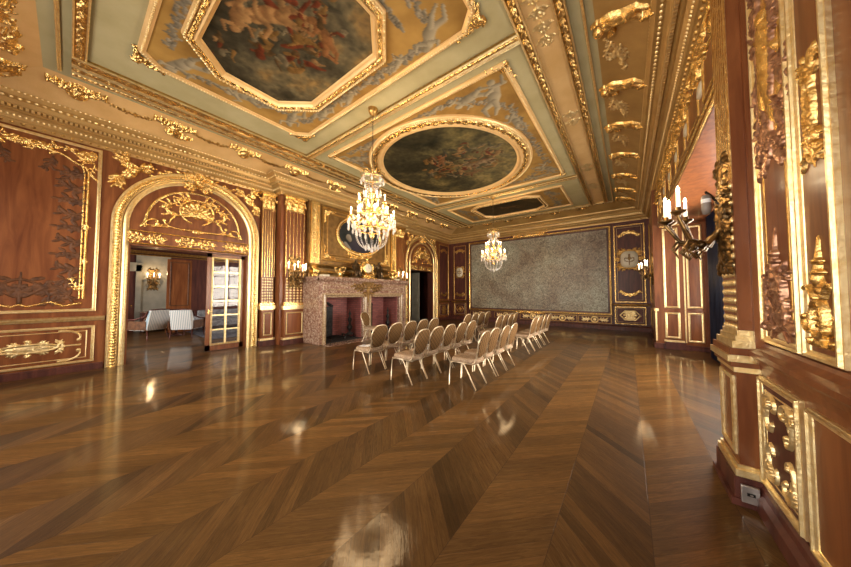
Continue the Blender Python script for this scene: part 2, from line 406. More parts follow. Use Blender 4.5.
def fbox(m, fr, a0, a1, b0, b1, c0, c1):
    v = np.array([(a, b, c) for c in (c0, c1) for b in (b0, b1) for a in (a0, a1)], float)
    return m.add(fr(v[:, 0], v[:, 1], v[:, 2]), [(0, 2, 3, 1), (4, 5, 7, 6), (0, 1, 5, 4), (2, 6, 7, 3), (0, 4, 6, 2), (1, 3, 7, 5)])

# ------------------------------------------------------------------ relief ornament (height field on a surface)
class Orn:
    def __init__(s): s.c = []; s.e = []
    def seg(s, x0, y0, x1, y1, r0, r1, h=1.0): s.c.append((x0, y0, x1, y1, r0, r1, h)); return s
    def el(s, x, y, rx, ry, a=0.0, h=1.0, ribs=0): s.e.append((x, y, rx, ry, a, h, ribs)); return s
    def path(s, pts, r0, r1, h=1.0):
        n = len(pts)-1
        for i in range(n):
            s.seg(*pts[i], *pts[i+1], r0+(r1-r0)*i/n, r0+(r1-r0)*(i+1)/n, h)
        return s
    def vine(s, x, y, ang, L, k0, k1, r, leaf=1.0, n=16, h=.8, ball=True):
        pts = [(x, y)]; st = L/n
        for i in range(n):
            ang += (k0+(k1-k0)*(i/n)**2)*st; x += math.cos(ang)*st; y += math.sin(ang)*st; pts.append((x, y))
            if leaf and i % 2 == 1:
                for sg in ((1, -1) if i % 4 == 1 else (-1, 1)):
                    q = leaf*r*(2.6-1.2*i/n)
                    s.el(x+math.cos(ang+sg*.9)*q*1.1, y+math.sin(ang+sg*.9)*q*1.1, q, q*.42, ang+sg*.7, h*.75)
                    break
        s.path(pts, r, r*.5, h)
        if ball: s.el(x, y, r*1.3, r*1.3, 0, h)
        return s
    def flower(s, x, y, R, n=6, h=.9):
        for i in range(n):
            a = 2*PI*i/n; s.el(x+math.cos(a)*R*.6, y+math.sin(a)*R*.6, R*.45, R*.26, a, h*.8)
        return s.el(x, y, R*.3, R*.3, 0, h*1.15)
    def shell(s, x, y, R, up=1, h=1.0):
        for i in range(9):
            a = PI*(i+.5)/9*up; s.seg(x, y, x+math.cos(a)*R, y+math.sin(a)*R*.9, R*.06, R*.17, h)
        return s.el(x, y, R*.25, R*.2, 0, h*1.1)
    def mirror(s, cx):
        for q in list(s.c): s.c.append((2*cx-q[0], q[1], 2*cx-q[2], q[3], *q[4:]))
        for q in list(s.e): s.e.append((2*cx-q[0], q[1], q[2], q[3], PI-q[4], *q[5:]))
        return s
    def mirror_y(s, cy):
        for q in list(s.c): s.c.append((q[0], 2*cy-q[1], q[2], 2*cy-q[3], *q[4:]))
        for q in list(s.e): s.e.append((q[0], 2*cy-q[1], q[2], q[3], -q[4], *q[5:]))
        return s
    def xf(s, sx, sy, ox, oy, rot=0.0):
        o = Orn(); cr, sr = math.cos(rot), math.sin(rot); k = (abs(sx)+abs(sy))/2
        def T(x, y): x, y = x*sx, y*sy; return (x*cr-y*sr+ox, x*sr+y*cr+oy)
        for q in s.c: o.c.append((*T(q[0], q[1]), *T(q[2], q[3]), q[4]*k, q[5]*k, q[6]))
        for q in s.e:
            a = math.atan2(math.sin(q[4])*(1 if sy > 0 else -1), math.cos(q[4])*(1 if sx > 0 else -1))+rot
            o.e.append((*T(q[0], q[1]), q[2]*k, q[3]*k, a, q[5], q[6]))
        return o
    def plus(s, o): s.c += o.c; s.e += o.e; return s
    def bake(s, m, fr, hs, res=.014, base=0.0, carve=.5):
        lo = [1e9, 1e9]; hi = [-1e9, -1e9]; W = []
        for q in s.c:
            r = max(q[4], q[5]); W.append((min(q[0], q[2])-r, min(q[1], q[3])-r, max(q[0], q[2])+r, max(q[1], q[3])+r, 0, q))
        for q in s.e:
            r = max(q[2], q[3])*1.1; W.append((q[0]-r, q[1]-r, q[0]+r, q[1]+r, 1, q))
        W0 = min(w[0] for w in W)-2*res; W1 = min(w[1] for w in W)-2*res; W2 = max(w[2] for w in W)+2*res; W3 = max(w[3] for w in W)+2*res
        nx = int((W2-W0)/res)+2; ny = int((W3-W1)/res)+2
        X = W0+np.arange(nx)*res; Y = W1+np.arange(ny)*res; Hh = np.full((nx, ny), -1.0)
        for x0, y0, x1, y1, kind, q in W:
            i0 = max(0, int((x0-W0)/res)); i1 = int((x1-W0)/res)+2; j0 = max(0, int((y0-W1)/res)); j1 = int((y1-W1)/res)+2
            gx, gy = X[i0:i1, None], Y[None, j0:j1]
            if kind == 0:
                ax, ay, bx, by, r0, r1, h = q; dx, dy = bx-ax, by-ay; L2 = dx*dx+dy*dy+1e-12
                t = np.clip(((gx-ax)*dx+(gy-ay)*dy)/L2, 0, 1); d = np.hypot(gx-ax-t*dx, gy-ay-t*dy)/(r0+(r1-r0)*t); v = h*((r0+(r1-r0)*t)/max(r0, r1))*np.sqrt(np.clip(1-d*d, 0, 1)); v = np.where(d < 1, v, -1)
            else:
                cx, cy_, rx, ry, a, h, ribs = q; dx, dy = gx-cx, gy-cy_; u = (dx*math.cos(a)+dy*math.sin(a))/rx; w = (-dx*math.sin(a)+dy*math.cos(a))/ry
                d = np.hypot(u, w); v = h*np.sqrt(np.clip(1-d*d, 0, 1))
                if ribs: v = v*(.75+.25*np.cos(ribs*np.arctan2(w, u)))
                v = np.where(d < 1, v, -1)
            Hh[i0:i1, j0:j1] = np.maximum(Hh[i0:i1, j0:j1], v)
        pos = Hh > 0; keep = pos[:-1, :-1] | pos[1:, :-1] | pos[:-1, 1:] | pos[1:, 1:]
        GX, GY = np.meshgrid(X, Y, indexing='ij')
        if carve:
            rr_ = 1-np.abs(2*vnoise(GX, GY, .42/res, 7, 2)-1); Hh = Hh*(1-carve+carve*1.25*rr_)
        C = base+np.where(pos, Hh*hs, -.004)
        P = fr(GX, GY, C)
        m.grid(P, keep=keep); return m

def corner_scroll(size=1.0):
    """rococo corner, corner point at (0,0), growing to +x and +y"""
    o = Orn(); r = .035
    o.vine(.02, .10, .1, .50, 2.0, 22, r*.8); o.vine(.10, .02, PI/2-.1, .50, -2.0, -22, r*.8)
    o.vine(.05, .05, PI/4, .3, -3, 18, r); o.el(.08, .08, .07, .07, 0, 1, 6); o.shell(.12, .12, .1)
    o.vine(.35, .05, .1, .45, 1.5, -14, r*.6); o.vine(.05, .35, PI/2-.1, .45, -1.5, 14, r*.6)
    return o.xf(size, size, 0, 0)
def cartouche(w, h):
    o = Orn(); n = 28
    pts = [(w*.36*math.cos(2*PI*i/n), h*.36*math.sin(2*PI*i/n)) for i in range(n+1)]
    o.path(pts, .07*w, .07*w, .9); o.el(0, 0, w*.3, h*.3, 0, .55)
    for k in range(2):
        sy = 1 if k == 0 else -1
        for sx in (1, -1):
            q = Orn().vine(w*.12, h*.36, .3, w*.55, 2, -18/w*1.0, .05*w); o.plus(q.xf(sx, sy, 0, 0))
            q = Orn().vine(w*.40, h*.10, PI/2-.3, w*.5, -2, 16/w, .045*w); o.plus(q.xf(sx, sy, 0, 0))
            o.plus(Orn().vine(w*.42, .0, .2*sy, w*.3, 2, -10/w, .035*w).xf(sx, sy, 0, 0))
        o.shell(0, h*.40*sy, .16*w, sy, 1.0)
    return o
def putto(seed=0):
    """reclining cherub about 1 wide, relief"""
    o = Orn(); rs = random.Random(seed); j = lambda a: rs.uniform(-a, a)
    o.el(-.02, .0, .26, .15, .15+j(.1), 1.0); o.el(-.2, .06, .15, .14, .1, 1.0)
    o.el(-.40, .13+j(.02), .105, .105, 0, 1.05); o.el(-.42, .17, .10, .085, .3, 1.1)
    o.seg(-.24, .1, -.38, -.05, .06, .05, .9); o.seg(-.38, -.05, -.50, .0, .05, .035, .8)
    o.seg(-.22, .08, -.12, .22, .055, .045, .8); o.seg(-.12, .22, -.24, .30+j(.03), .045, .03, .8)
    o.el(.16, -.02, .15, .13, 0, 1.0)
    o.seg(.18, -.02, .40, .08+j(.03), .10, .07, .95); o.seg(.40, .08, .60, .00, .065, .045, .85); o.seg(.60, .0, .68, .04, .045, .03, .8)
    o.seg(.16, -.06, .34, -.12, .09, .065, .8); o.seg(.34, -.12, .52, -.08+j(.03), .06, .04, .75)
    return o
def garland(x0, y0, x1, y1, sag, r, seed=1):
    o = Orn(); rs = random.Random(seed); n = int(math.hypot(x1-x0, y1-y0)/(r*1.3))+2
    for i in range(n+1):
        f = i/n; x = x0+(x1-x0)*f; y = y0+(y1-y0)*f-sag*4*f*(1-f); q = r*(.7+.6*math.sin(PI*f))
        o.el(x+rs.uniform(-r, r)*.4, y+rs.uniform(-r, r)*.4, q*.8, q*.6, rs.uniform(0, 3), rs.uniform(.6, 1))
        for k in range(2):
            a = rs.uniform(0, 6.3); o.el(x+math.cos(a)*q*1.2, y+math.sin(a)*q*1.2, q*.6, q*.25, a, .6)
    return o
def arabesque(L, W, seed=0):
    """long symmetric strip of scrolls along +x from 0..L, half width W"""
    o = Orn(); n = max(1, int(L/(W*1.6))); p = L/n
    for i in range(n):
        x = i*p
        for sg in (1, -1):
            o.plus(Orn().vine(x+.05*p, 0, .35, p*.95, 1.0, 15/p, W*.09, 1.0).xf(1, sg, 0, 0))
            o.plus(Orn().vine(x+.5*p, .1*W, .9, p*.45, -2, -20/p, W*.07, 1.0, 10).xf(1, sg, 0, 0))
        o.flower(x+p*.5, 0, W*.3); o.seg(x, 0, x+p, 0, W*.07, W*.07, .6)
    return o

# ------------------------------------------------------------------ painted surfaces (pigment varies per vertex)
def vnoise(x, y, sc, seed, octv=4):
    rg = np.random.RandomState(seed); T = rg.rand(64, 64); out = 0; amp = 1; tot = 0
    for k in range(octv):
        u, v = x*sc+17.3*k, y*sc+5.1*k; i, j = np.floor(u).astype(int), np.floor(v).astype(int); f, g = u-i, v-j
        f = f*f*(3-2*f); g = g*g*(3-2*g)
        a, b, c, d = T[i % 64, j % 64], T[(i+1) % 64, j % 64], T[i % 64, (j+1) % 64], T[(i+1) % 64, (j+1) % 64]
        out = out+amp*((a*(1-f)+b*f)*(1-g)+(c*(1-f)+d*f)*g); tot += amp; amp *= .55; sc *= 2
    return out/tot
def lerp3(t, stops):
    t = np.clip(t, 0, 1); xs = [s[0] for s in stops]
    return np.stack([np.interp(t, xs, [s[1][k] for s in stops]) for k in range(3)], -1)
def figures_paint(Cc, GX, GY, caps, warm=True):
    for (ax, ay, bx, by, r0, r1, ca, cb) in caps:
        dx, dy = bx-ax, by-ay; L2 = dx*dx+dy*dy+1e-12; t = np.clip(((GX-ax)*dx+(GY-ay)*dy)/L2, 0, 1)
        px_, py_ = GX-ax-t*dx, GY-ay-t*dy; r = r0+(r1-r0)*t; d = np.hypot(px_, py_)/r
        lit = np.clip(.55+.45*((px_*.5+py_*.8)/r), 0, 1)[..., None]
        col = np.array(cb)*lit+np.array(ca)*(1-lit); w = np.clip((1-d)*5, 0, 1)[..., None]
        Cc[:] = Cc*(1-w)+col*w
    return Cc
def body_caps(x, y, s, rot, light, dark, seed):
    rs = random.Random(seed); cr, sr = math.cos(rot), math.sin(rot); out = []
    def T(a, b): return (x+s*(a*cr-b*sr), y+s*(a*sr+b*cr))
    P = [(-.02, 0, -.25, .08, .16, .13), (.0, 0, .18, -.02, .16, .14), (-.38, .16, -.41, .18, .10, .09), (-.25, .12, -.42, -.08, .06, .05), (-.42, -.08, -.6, .02, .05, .035),
         (-.2, .1, -.05, .28, .06, .05), (-.05, .28, -.2, .42, .045, .035), (.18, 0, .45, .12, .10, .07), (.45, .12, .66, -.04, .065, .045), (.16, -.05, .38, -.16, .09, .065), (.38, -.16, .6, -.14, .06, .04)]
    for a, b, c, d, r0, r1 in P:
        a += rs.uniform(-.03, .03); d += rs.uniform(-.06, .06); q0 = T(a, b); q1 = T(c, d)
        k = rs.uniform(.8, 1.1); out.append((*q0, *q1, r0*s, r1*s, tuple(v*k for v in dark), tuple(v*k for v in light)))
    return out
def painted(name, fr, a0, a1, b0, b1, c, fn, inside, mat, parent, res=.02):
    nx = int((a1-a0)/res)+1; ny = int((b1-b0)/res)+1
    GX, GY = np.meshgrid(np.linspace(a0, a1, nx), np.linspace(b0, b1, ny), indexing='ij')
    Cc = fn(GX, GY); ins = inside(GX, GY); keep = ins[:-1, :-1] & ins[1:, :-1] & ins[:-1, 1:] & ins[1:, 1:]
    m = M(); P = fr(GX, GY, np.full(GX.shape, c)); I = np.arange(nx*ny).reshape(nx, ny)
    q = np.stack([I[:-1, :-1], I[1:, :-1], I[1:, 1:], I[:-1, 1:]], -1)[keep]; used, inv = np.unique(q, return_inverse=True)
    m.add(P.reshape(-1, 3)[used], inv.reshape(-1, 4).tolist(), True); o = m.build(name, mat, parent)
    at = o.data.color_attributes.new('pigment', 'FLOAT_COLOR', 'POINT')
    cc = np.concatenate([np.clip(Cc.reshape(-1, 3)[used], 0, 1), np.ones((len(used), 1))], 1).astype(np.float32)
    at.data.foreach_set('color', cc.ravel()); return o
# ------------------------------------------------------------------ the room shell
def shell_box(name, boxes, mat):
    m = M()
    for b in boxes: m.box(*b)
    return struct(m.build(name, mat))
XR = 0.75
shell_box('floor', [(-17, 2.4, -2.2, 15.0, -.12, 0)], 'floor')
shell_box('ceiling', [(-9.2, 1.2, -2.1, 14.6, ZC, ZC+.15)], 'sage')
shell_box('wall_left', [(-9.15, XL, -2.1, .78, 0, 5.4), (-9.15, XL, 3.08, 10.42, 0, 5.4), (-9.15, XL, 12.36, 14.6, 0, 5.4), (-9.15, XL, .78, 3.08, 2.66, 5.4), (-9.15, XL, 10.42, 12.36, 2.78, 5.4), (XL-.05, -8.4, 3.82, 9.5, 0, 5.2)], 'wood')
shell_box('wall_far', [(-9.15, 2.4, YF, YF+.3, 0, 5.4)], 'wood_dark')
shell_box('wall_near', [(-9.15, -7.8, -1.8, -1.5, 0, 5.4), (-5.4, -4.8, -1.8, -1.5, 0, 5.4), (-2.4, -1.95, -1.8, -1.5, 0, 5.4), (.15, 2.0, -1.8, -1.5, 0, 5.4),
                        (-7.8, -5.4, -1.8, -1.5, 3.9, 5.4), (-4.8, -2.4, -1.8, -1.5, 3.9, 5.4), (-1.95, .15, -1.8, -1.5, 3.9, 5.4),
                        (-7.8, -5.4, -1.8, -1.5, 0, .4), (-4.8, -2.4, -1.8, -1.5, 0, .4), (-1.95, .15, -1.8, -1.5, 0, .4)], 'wood')
shell_box('wall_right', [(.80, 1.72, -1.5, 3.52, 0, 3.5), (.80, 1.2, -1.5, 3.52, 3.5, 5.4), (XR, 1.2, 10.26, 14.1, 0, 5.4), (1.2, 1.72, 10.26, 11.0, 0, 3.5),
                         (XR, 1.2, 3.52, 10.26, 3.47, 5.4), (1.2, 1.9, 3.52, 11.0, 3.5, 3.7), (1.72, 1.9, 3.3, 4.1, 0, 3.6), (1.72, 1.9, 9.6, 11, 0, 3.6), (1.72, 1.9, 4.1, 9.6, 0, .5), (1.72, 1.9, 4.1, 9.6, 3.3, 3.6)], 'wood')
def window(n, fr, a0, a1, b0, b1, na, nb, mat='wood'):
    m = M()
    fbox(m, fr, a0, a0+.08, b0, b1, -.05, .05); fbox(m, fr, a1-.08, a1, b0, b1, -.05, .05); fbox(m, fr, a0, a1, b0, b0+.08, -.05, .05); fbox(m, fr, a0, a1, b1-.08, b1, -.05, .05)
    for i in range(1, na): x = a0+(a1-a0)*i/na; fbox(m, fr, x-.025, x+.025, b0, b1, -.03, .03)
    for i in range(1, nb): y = b0+(b1-b0)*i/nb; fbox(m, fr, a0, a1, y-.02, y+.02, -.025, .025)
    w = struct(m.build('window_%d' % n, mat)); g = M(); fbox(g, fr, a0+.05, a1-.05, b0+.05, b1-.05, -.004, .004); g.build('glass_pane', 'glass', w)
window(1, RW(1.8), 4.1, 9.6, .5, 3.3, 6, 4)
window(2, lambda a, b, c: stack(a, -1.65+c, b), -7.8, -5.4, .4, 3.9, 3, 5)
window(3, lambda a, b, c: stack(a, -1.65+c, b), -4.8, -2.4, .4, 3.9, 3, 5)
window(4, lambda a, b, c: stack(a, -1.65+c, b), -1.95, .15, .4, 3.9, 3, 5)
# salon beyond the arch
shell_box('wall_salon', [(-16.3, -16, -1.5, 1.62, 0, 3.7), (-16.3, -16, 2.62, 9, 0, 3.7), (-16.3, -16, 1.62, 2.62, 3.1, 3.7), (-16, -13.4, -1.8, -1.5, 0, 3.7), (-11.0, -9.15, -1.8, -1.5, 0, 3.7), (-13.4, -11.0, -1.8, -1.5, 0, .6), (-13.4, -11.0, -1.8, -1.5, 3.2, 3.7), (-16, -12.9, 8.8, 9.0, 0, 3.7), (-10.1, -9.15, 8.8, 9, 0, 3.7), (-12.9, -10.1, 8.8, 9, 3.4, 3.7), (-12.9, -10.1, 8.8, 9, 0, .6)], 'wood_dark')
window(5, lambda a, b, c: stack(a, 8.9-c, b), -12.9, -10.1, .6, 3.4, 3, 4)
window(6, lambda a, b, c: stack(a, -1.65+c, b), -13.4, -11.0, .6, 3.2, 3, 4)  # invented window out of view, added to let light onto the chairs
shell_box('wall_salon_panelled', [(-16.2, -15.95, 1.60, 2.64, 0, 3.15)], 'plaster')
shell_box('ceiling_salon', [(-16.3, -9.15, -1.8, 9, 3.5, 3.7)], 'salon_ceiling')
shell_box('wall_passage', [(-13.0, -9.15, 9.0, 9.2, 0, 3.7), (-13, -9.15, 13.6, 13.8, 0, 3.7), (-13.2, -13, 9, 13.8, 0, 3.7), (-13, -9.15, 9.2, 13.6, 3.5, 3.7)], 'wood_dark')
m = M()
for k in range(5):
    x = -10.0-1.3*k; m.box(x-.09, x+.09, -1.5, 8.8, 3.34, 3.5)
    for s in (-1, 1): m.box(x+s*.12-.03, x+s*.12+.03, -1.5, 8.8, 3.42, 3.5)
struct(m.build('trim_1', 'gold_old'))
m = M(); m.box(-16, -15.90, -1.5, 8.8, 3.2, 3.32); m.box(-15.97, -15.86, -1.5, 8.8, 3.12, 3.16); struct(m.build('trim_2', 'gold_old'))

# cornice right round the room, with its break over the chimney breast
PATH = [(XL, -1.5), (XR, -1.5), (XR, YF), (XL, YF), (XL, 9.5), (-8.4, 9.5), (-8.4, 3.82), (XL, 3.82)]
PL = lambda a, b, c: stack(a, b, c)
def DN(z0): return lambda a, b, c: stack(a, b, z0-c)
m = M()
molding(m, PL, PATH, [(0, 4.60), (.02, 4.60), (.035, 4.66), (.05, 4.68), (.07, 4.69), (.10, 4.74), (.13, 4.77), (.15, 4.79), (.17, 4.79), (.19, 4.80), (.20, 4.86), (.26, 4.87), (.28, 4.89), (.31, 4.95), (.36, 4.97), (.40, 4.98), (.42, 5.00), (.445, 5.03), (.45, 5.06), (.0, 5.12)])
cor = struct(m.build('trim_3', 'gold_bronze'))
m = M(); beads(m, DN(4.745), PATH, .095, -.015, .062, .024, .025, .04); m.build('bead_row', 'gold_pale', cor)
m = M(); beads(m, DN(4.87), PATH, .235, 0, .06, .017, .02, .045, box=True); m.build('dentil_row', 'gold_pale', cor)
m = M(); beads(m, DN(4.975), PATH, .345, -.01, .085, .034, .028, .045); m.build('egg_row', 'gold_pale', cor)
m = M(); beads(m, DN(5.05), PATH, .435, -.004, .06, .024, .018, .03); m.build('lip_beads', 'gold_pale', cor)
m = M(); beads(m, DN(4.64), PATH, .03, -.01, .11, .03, .03, .035); m.build('leaf_drops', 'gold_old', cor)

# cove
LIP = (-8.36, .32, -1.07, 13.66); INN = (-7.50, -.40, -.23, 13.1)
def cove_z(f): return 5.06+.25*np.sin(np.clip(f, 0, 1)*PI/2)
m = M(); rows = []
for f in np.linspace(0, 1, 9):
    g = [l+(i-l)*f for l, i in zip(LIP, INN)]; z = float(cove_z(f)); rows.append([(g[0], g[2], z), (g[1], g[2], z), (g[1], g[3], z), (g[0], g[3], z)])
R = np.array(rows)
def sideg(i, j): 
    mm = M(); mm.grid(R[:, [i, j]]); return mm
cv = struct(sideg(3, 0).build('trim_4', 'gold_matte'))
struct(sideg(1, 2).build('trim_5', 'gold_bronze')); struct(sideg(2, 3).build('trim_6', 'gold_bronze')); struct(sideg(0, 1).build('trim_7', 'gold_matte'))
def CVR(a, b, c): f = b/.75; return stack(.32-.72*f, a, cove_z(f)-c)
def CVL(a, b, c): f = b/.86; return stack(-8.36+.86*f, a, cove_z(f)-c)
def CVN(a, b, c): f = b/.84; return stack(a, -1.07+.84*f, cove_z(f)-c)
def CVF(a, b, c): f = b/.58; return stack(a, 13.66-.56*f, cove_z(f)-c)

# ceiling bands
TN = [8]
def hband(a0, a1, b0, b1, pat, mat='gold', proj=.05, amp=.035, edge=True):
    m = M(); n = TN[0]; TN[0] += 1
    along_b = (b1-b0) > (a1-a0); e = .022
    fbox(m, CE(), a0, a1, b0, b1, -.01, proj-.012)
    o = struct(m.build('trim_%d' % n, 'gold_old'))
    pts = [(a1, b0), (a1, b1)] if along_b else [(a0, b0), (a1, b0)]
    w = (a1-a0) if along_b else (b1-b0)
    r = M(); band(r, CE(), pts, e, w-e, proj-.012-amp*.28, amp*1.35, pat, ds=w/9, nt_=9, closed=False); r.build('carved_band', mat, o)
    s = M()
    for t in (e*.5, w-e*.5):
        q = [(a1-t, b0), (a1-t, b1)] if along_b else [(a0, b0+t), (a1, b0+t)]
        molding(s, CE(), q, [(-e*.5, proj-.02), (-e*.5, proj+.006), (0, proj+.016), (e*.5, proj+.006), (e*.5, proj-.02)], closed=False)
    s.build('fillet', 'gold_pale', o)
    return o
FL, FR_, FN, FF = -6.85, -1.19, .06, 13.0
hband(-7.10, FL, -.09, FF+.1, pat_scroll, proj=.05, amp=.05)
hband(-7.32, -7.14, -.09, FF+.1, pat_scroll, amp=.045, proj=.04)
hband(-7.50, -7.36, -.09, FF+.1, pat_leaf, amp=.035, proj=.03)
hband(FR_, -1.04, -.09, FF+.1, pat_scroll)
hband(-.70, -.55, -.09, FF+.1, pat_scroll)
hband(-.41, -.375, -.23, FF+.1, pat_gad, proj=.02, amp=.02)
hband(FL, FR_, -.09, FN, pat_scroll)
hband(-7.5, -.4, -.235, -.19, pat_gad, proj=.02, amp=.02)
hband(FL, FR_, 3.74, 3.86, pat_leaf); hband(FL, FR_, 3.88, 3.93, pat_rope, proj=.03, amp=.02)
hband(FL, FR_, 9.50, 9.62, pat_leaf); hband(FL, FR_, 9.70, 9.75, pat_rope, proj=.03, amp=.02)
hband(-7.5, -.4, FF-.02, FF+.12, pat_scroll)
m = M(); fbox(m, CE(), -1.04, -.70, -.09, FF, -.01, .012); struct(m.build('trim_%d' % TN[0], 'gold_matte')); TN[0] += 1
m = M()
for y in (1.0, 2.6, 3.75, 6.5, 9.3, 11.0): 
    o = arabesque(.95 if y < 5 else .6, .13)
    o.xf(1, 1, 0, 0, PI/2).xf(1, 1, -.87, y-.45).bake(m, CE(), .022, .012, .012)
struct(m.build('trim_%d' % TN[0], 'gold_pale')); TN[0] += 1

# ------------------------------------------------------------------ ceiling paintings
def in_poly(poly):
    P = np.array(poly)
    def f(X, Y):
        ins = np.zeros(X.shape, bool); n = len(P)
        for i in range(n):
            x0, y0 = P[i]; x1, y1 = P[(i+1) % n]
            c = ((y0 > Y) != (y1 > Y)); xi = (x1-x0)*(Y-y0)/((y1-y0) if y1 != y0 else 1e-9)+x0; ins ^= c & (X < xi)
        return ins
    return f
def grow(poly, d):
    p, o = offset_dirs(poly, True); return [tuple(q) for q in (p-o*d)]
PAL = [((.30, .07, .03), (.05, .012, .008)), ((.42, .24, .08), (.10, .05, .015)), ((.20, .12, .05), (.03, .018, .008)), ((.55, .34, .16), (.14, .07, .03)), ((.14, .13, .09), (.03, .028, .02)), ((.36, .30, .20), (.08, .065, .04))]
def throng(x, y, sx, sy, n, seed, k=1.0):
    rs = random.Random(seed); out = []
    for i in range(n):
        a = rs.uniform(0, 6.28); q = rs.random()**.6; cx, cy_ = x+math.cos(a)*sx*q, y+math.sin(a)*sy*q; d = rs.uniform(0, 6.28); l, w = rs.uniform(.05, .28)*k, rs.uniform(.025, .09)*k
        li, da = rs.choice(PAL); px0, py0 = cx, cy_
        for j in range(3):
            d += rs.uniform(-.9, .9); px1, py1 = px0+math.cos(d)*l*.5, py0+math.sin(d)*l*.5; out.append((px0, py0, px1, py1, w*(1-.25*j), w*(.8-.25*j), da, li)); px0, py0 = px1, py1
    return out
def oil_fn(ca, cb, ra, rb, seed, stops, bodies):
    def fn(X, Y):
        u = (X-ca)/ra; v = (Y-cb)/rb
        n = vnoise(X, Y, 1.6, seed, 5); n2 = vnoise(X+9, Y*1.4, 3.1, seed+3, 4)
        C_ = lerp3(.62*n+.25*n2+.10*(u+v*.6)+.03, stops)
        C_ = C_*(.72+.5*vnoise(X, Y, 9, seed+7, 3))[..., None]
        figures_paint(C_, X, Y, bodies); return C_*(.22+.50*vnoise(X, Y, 14, seed+9, 3))[..., None]*np.array((1.05, 1.0, .85))
    return fn
def gris_fn(seed, bodies, swags, holes):
    rs = np.random.RandomState(seed)
    def fn(X, Y):
        n = vnoise(X, Y, 3, seed, 4)
        C_ = lerp3(n, [(0.2, (.26, .14, .035)), (.8, (.44, .26, .07))])
        for (x0, y0, x1, y1, w) in swags:
            n_ = int(math.hypot(x1-x0, y1-y0)/.022)+1; caps = []
            for i in range(n_):
                f = (i+.5)/n_; k = rs.uniform(.6, 1.15); x = x0+(x1-x0)*f+rs.uniform(-w, w)*.5; y = y0+(y1-y0)*f+rs.uniform(-w, w)*.5
                a = rs.uniform(0, 6.28); l = rs.uniform(.02, .06)
                caps.append((x, y, x+math.cos(a)*l, y+math.sin(a)*l, .035, .018, tuple(np.array((.05, .043, .033))*k), tuple(np.array((.40, .34, .235))*k)))
            figures_paint(C_, X, Y, caps)
        return figures_paint(C_, X, Y, bodies)
    return fn
GL, GD = (.50, .42, .27), (.05, .042, .03)
SK, SD = (.74, .44, .20), (.20, .075, .025)
oct1 = [(-5.32, 1.47), (-4.89, 1.05), (-3.08, 1.05), (-2.67, 1.45), (-2.67, 2.31), (-3.08, 2.72), (-4.83, 2.72), (-5.32, 2.32)]
sc1 = [(-6.12, .80), (-5.88, .55), (-1.78, .55), (-1.54, .80), (-1.54, 3.06), (-1.78, 3.29), (-5.88, 3.29), (-6.12, 3.06)]
def ceiling_painting(name, label, inner, iw, surround, body_in, stops, gris_bodies, swags, seed, dark=False):
    cx = sum(p[0] for p in inner)/len(inner); cy_ = sum(p[1] for p in inner)/len(inner)
    t = thing(name, label, 'painting', (cx, cy_, ZC-.02), None)
    xs = [p[0] for p in inner]; ys = [p[1] for p in inner]; ra, rb = (max(xs)-min(xs))/2, (max(ys)-min(ys))/2
    gi = grow(inner, .03)
    painted('canvas', CE(), min(xs)-.04, max(xs)+.04, min(ys)-.04, max(ys)+.04, .02, oil_fn(cx, cy_, ra, rb, seed, stops, body_in), in_poly(gi), 'oil', t, .018)
    sx = [p[0] for p in surround]; sy = [p[1] for p in surround]
    go = grow(surround, .015); ip = in_poly(grow(inner, .05)); op = in_poly(go)
    painted('painted_surround', CE(), min(sx)-.02, max(sx)+.02, min(sy)-.02, max(sy)+.02, .012, gris_fn(seed, gris_bodies, swags, None), lambda X, Y: op(X, Y) & ~ip(X, Y), 'fresco', t, .02)
    out = grow(inner, iw)
    m = M(); molding(m, CE(), out, [(0, -.01), (0, .05), (.02, .075), (iw*.22, .08), (iw*.24, .06), (iw*.60, .06), (iw*.62, .085), (iw*.72, .095), (iw*.80, .07), (iw*.84, .05), (iw*.95, .04), (iw, .03), (iw, -.01)]); fr_ = m.build('gilded_frame', 'gold_matte', t)
    m = M(); band(m, CE(), out, iw*.24, iw*.60, .048, .07, pat_scroll, ds=.012, nt_=9); m.build('carved_band', 'gold', fr_)
    m = M(); beads(m, CE(), out, iw*.12, .075, .05, .022, .018, .025); m.build('bead_row', 'gold_pale', fr_)
    m = M(); molding(m, CE(), surround, [(-.045, -.01), (-.045, .03), (-.02, .05), (0, .055), (.02, .04), (.05, .03), (.055, -.01)]); f2 = m.build('outer_frame', 'gold_matte', t)
    m = M(); beads(m, CE(), surround, .0, .045, .042, .013, .022, .022); m.build('rope_moulding', 'gold_pale', f2)
    return t
b1 = throng(-3.75, 1.75, .85, .6, 70, 3)+body_caps(-3.75, 1.5, .8, .9, SK, SD, 5)+throng(-3.6, 1.9, .7, .5, 26, 9, .7)+body_caps(-3.45, 2.15, .62, 2.3, (.50, .24, .10), SD, 3)+throng(-3.7, 2.1, .6, .3, 12, 10, .6)+body_caps(-4.1, 1.25, .6, .2, SK, SD, 8)+throng(-4.8, 1.3, .3, .25, 10, 12, .6)
st1 = [(.25, (.05, .045, .03)), (.42, (.12, .105, .07)), (.52, (.24, .20, .12)), (.62, (.42, .27, .11)), (.75, (.16, .15, .12))]
gb = []
for i, (x, y, r, s) in enumerate([(-5.65, 2.75, .2, .62), (-5.0, 3.08, 0.1, .5), (-4.2, 3.12, 3.0, .45), (-2.2, 3.0, -.4, .62), (-2.0, 1.9, 1.4, .62), (-2.1, .95, 2.4, .6), (-5.75, 1.0, .7, .7), (-5.75, 1.9, 1.5, .6), (-2.9, 3.1, 3.0, .35), (-3.7, .75, 0, .5)]): gb += body_caps(x, y, s, r, GL, GD, 20+i)
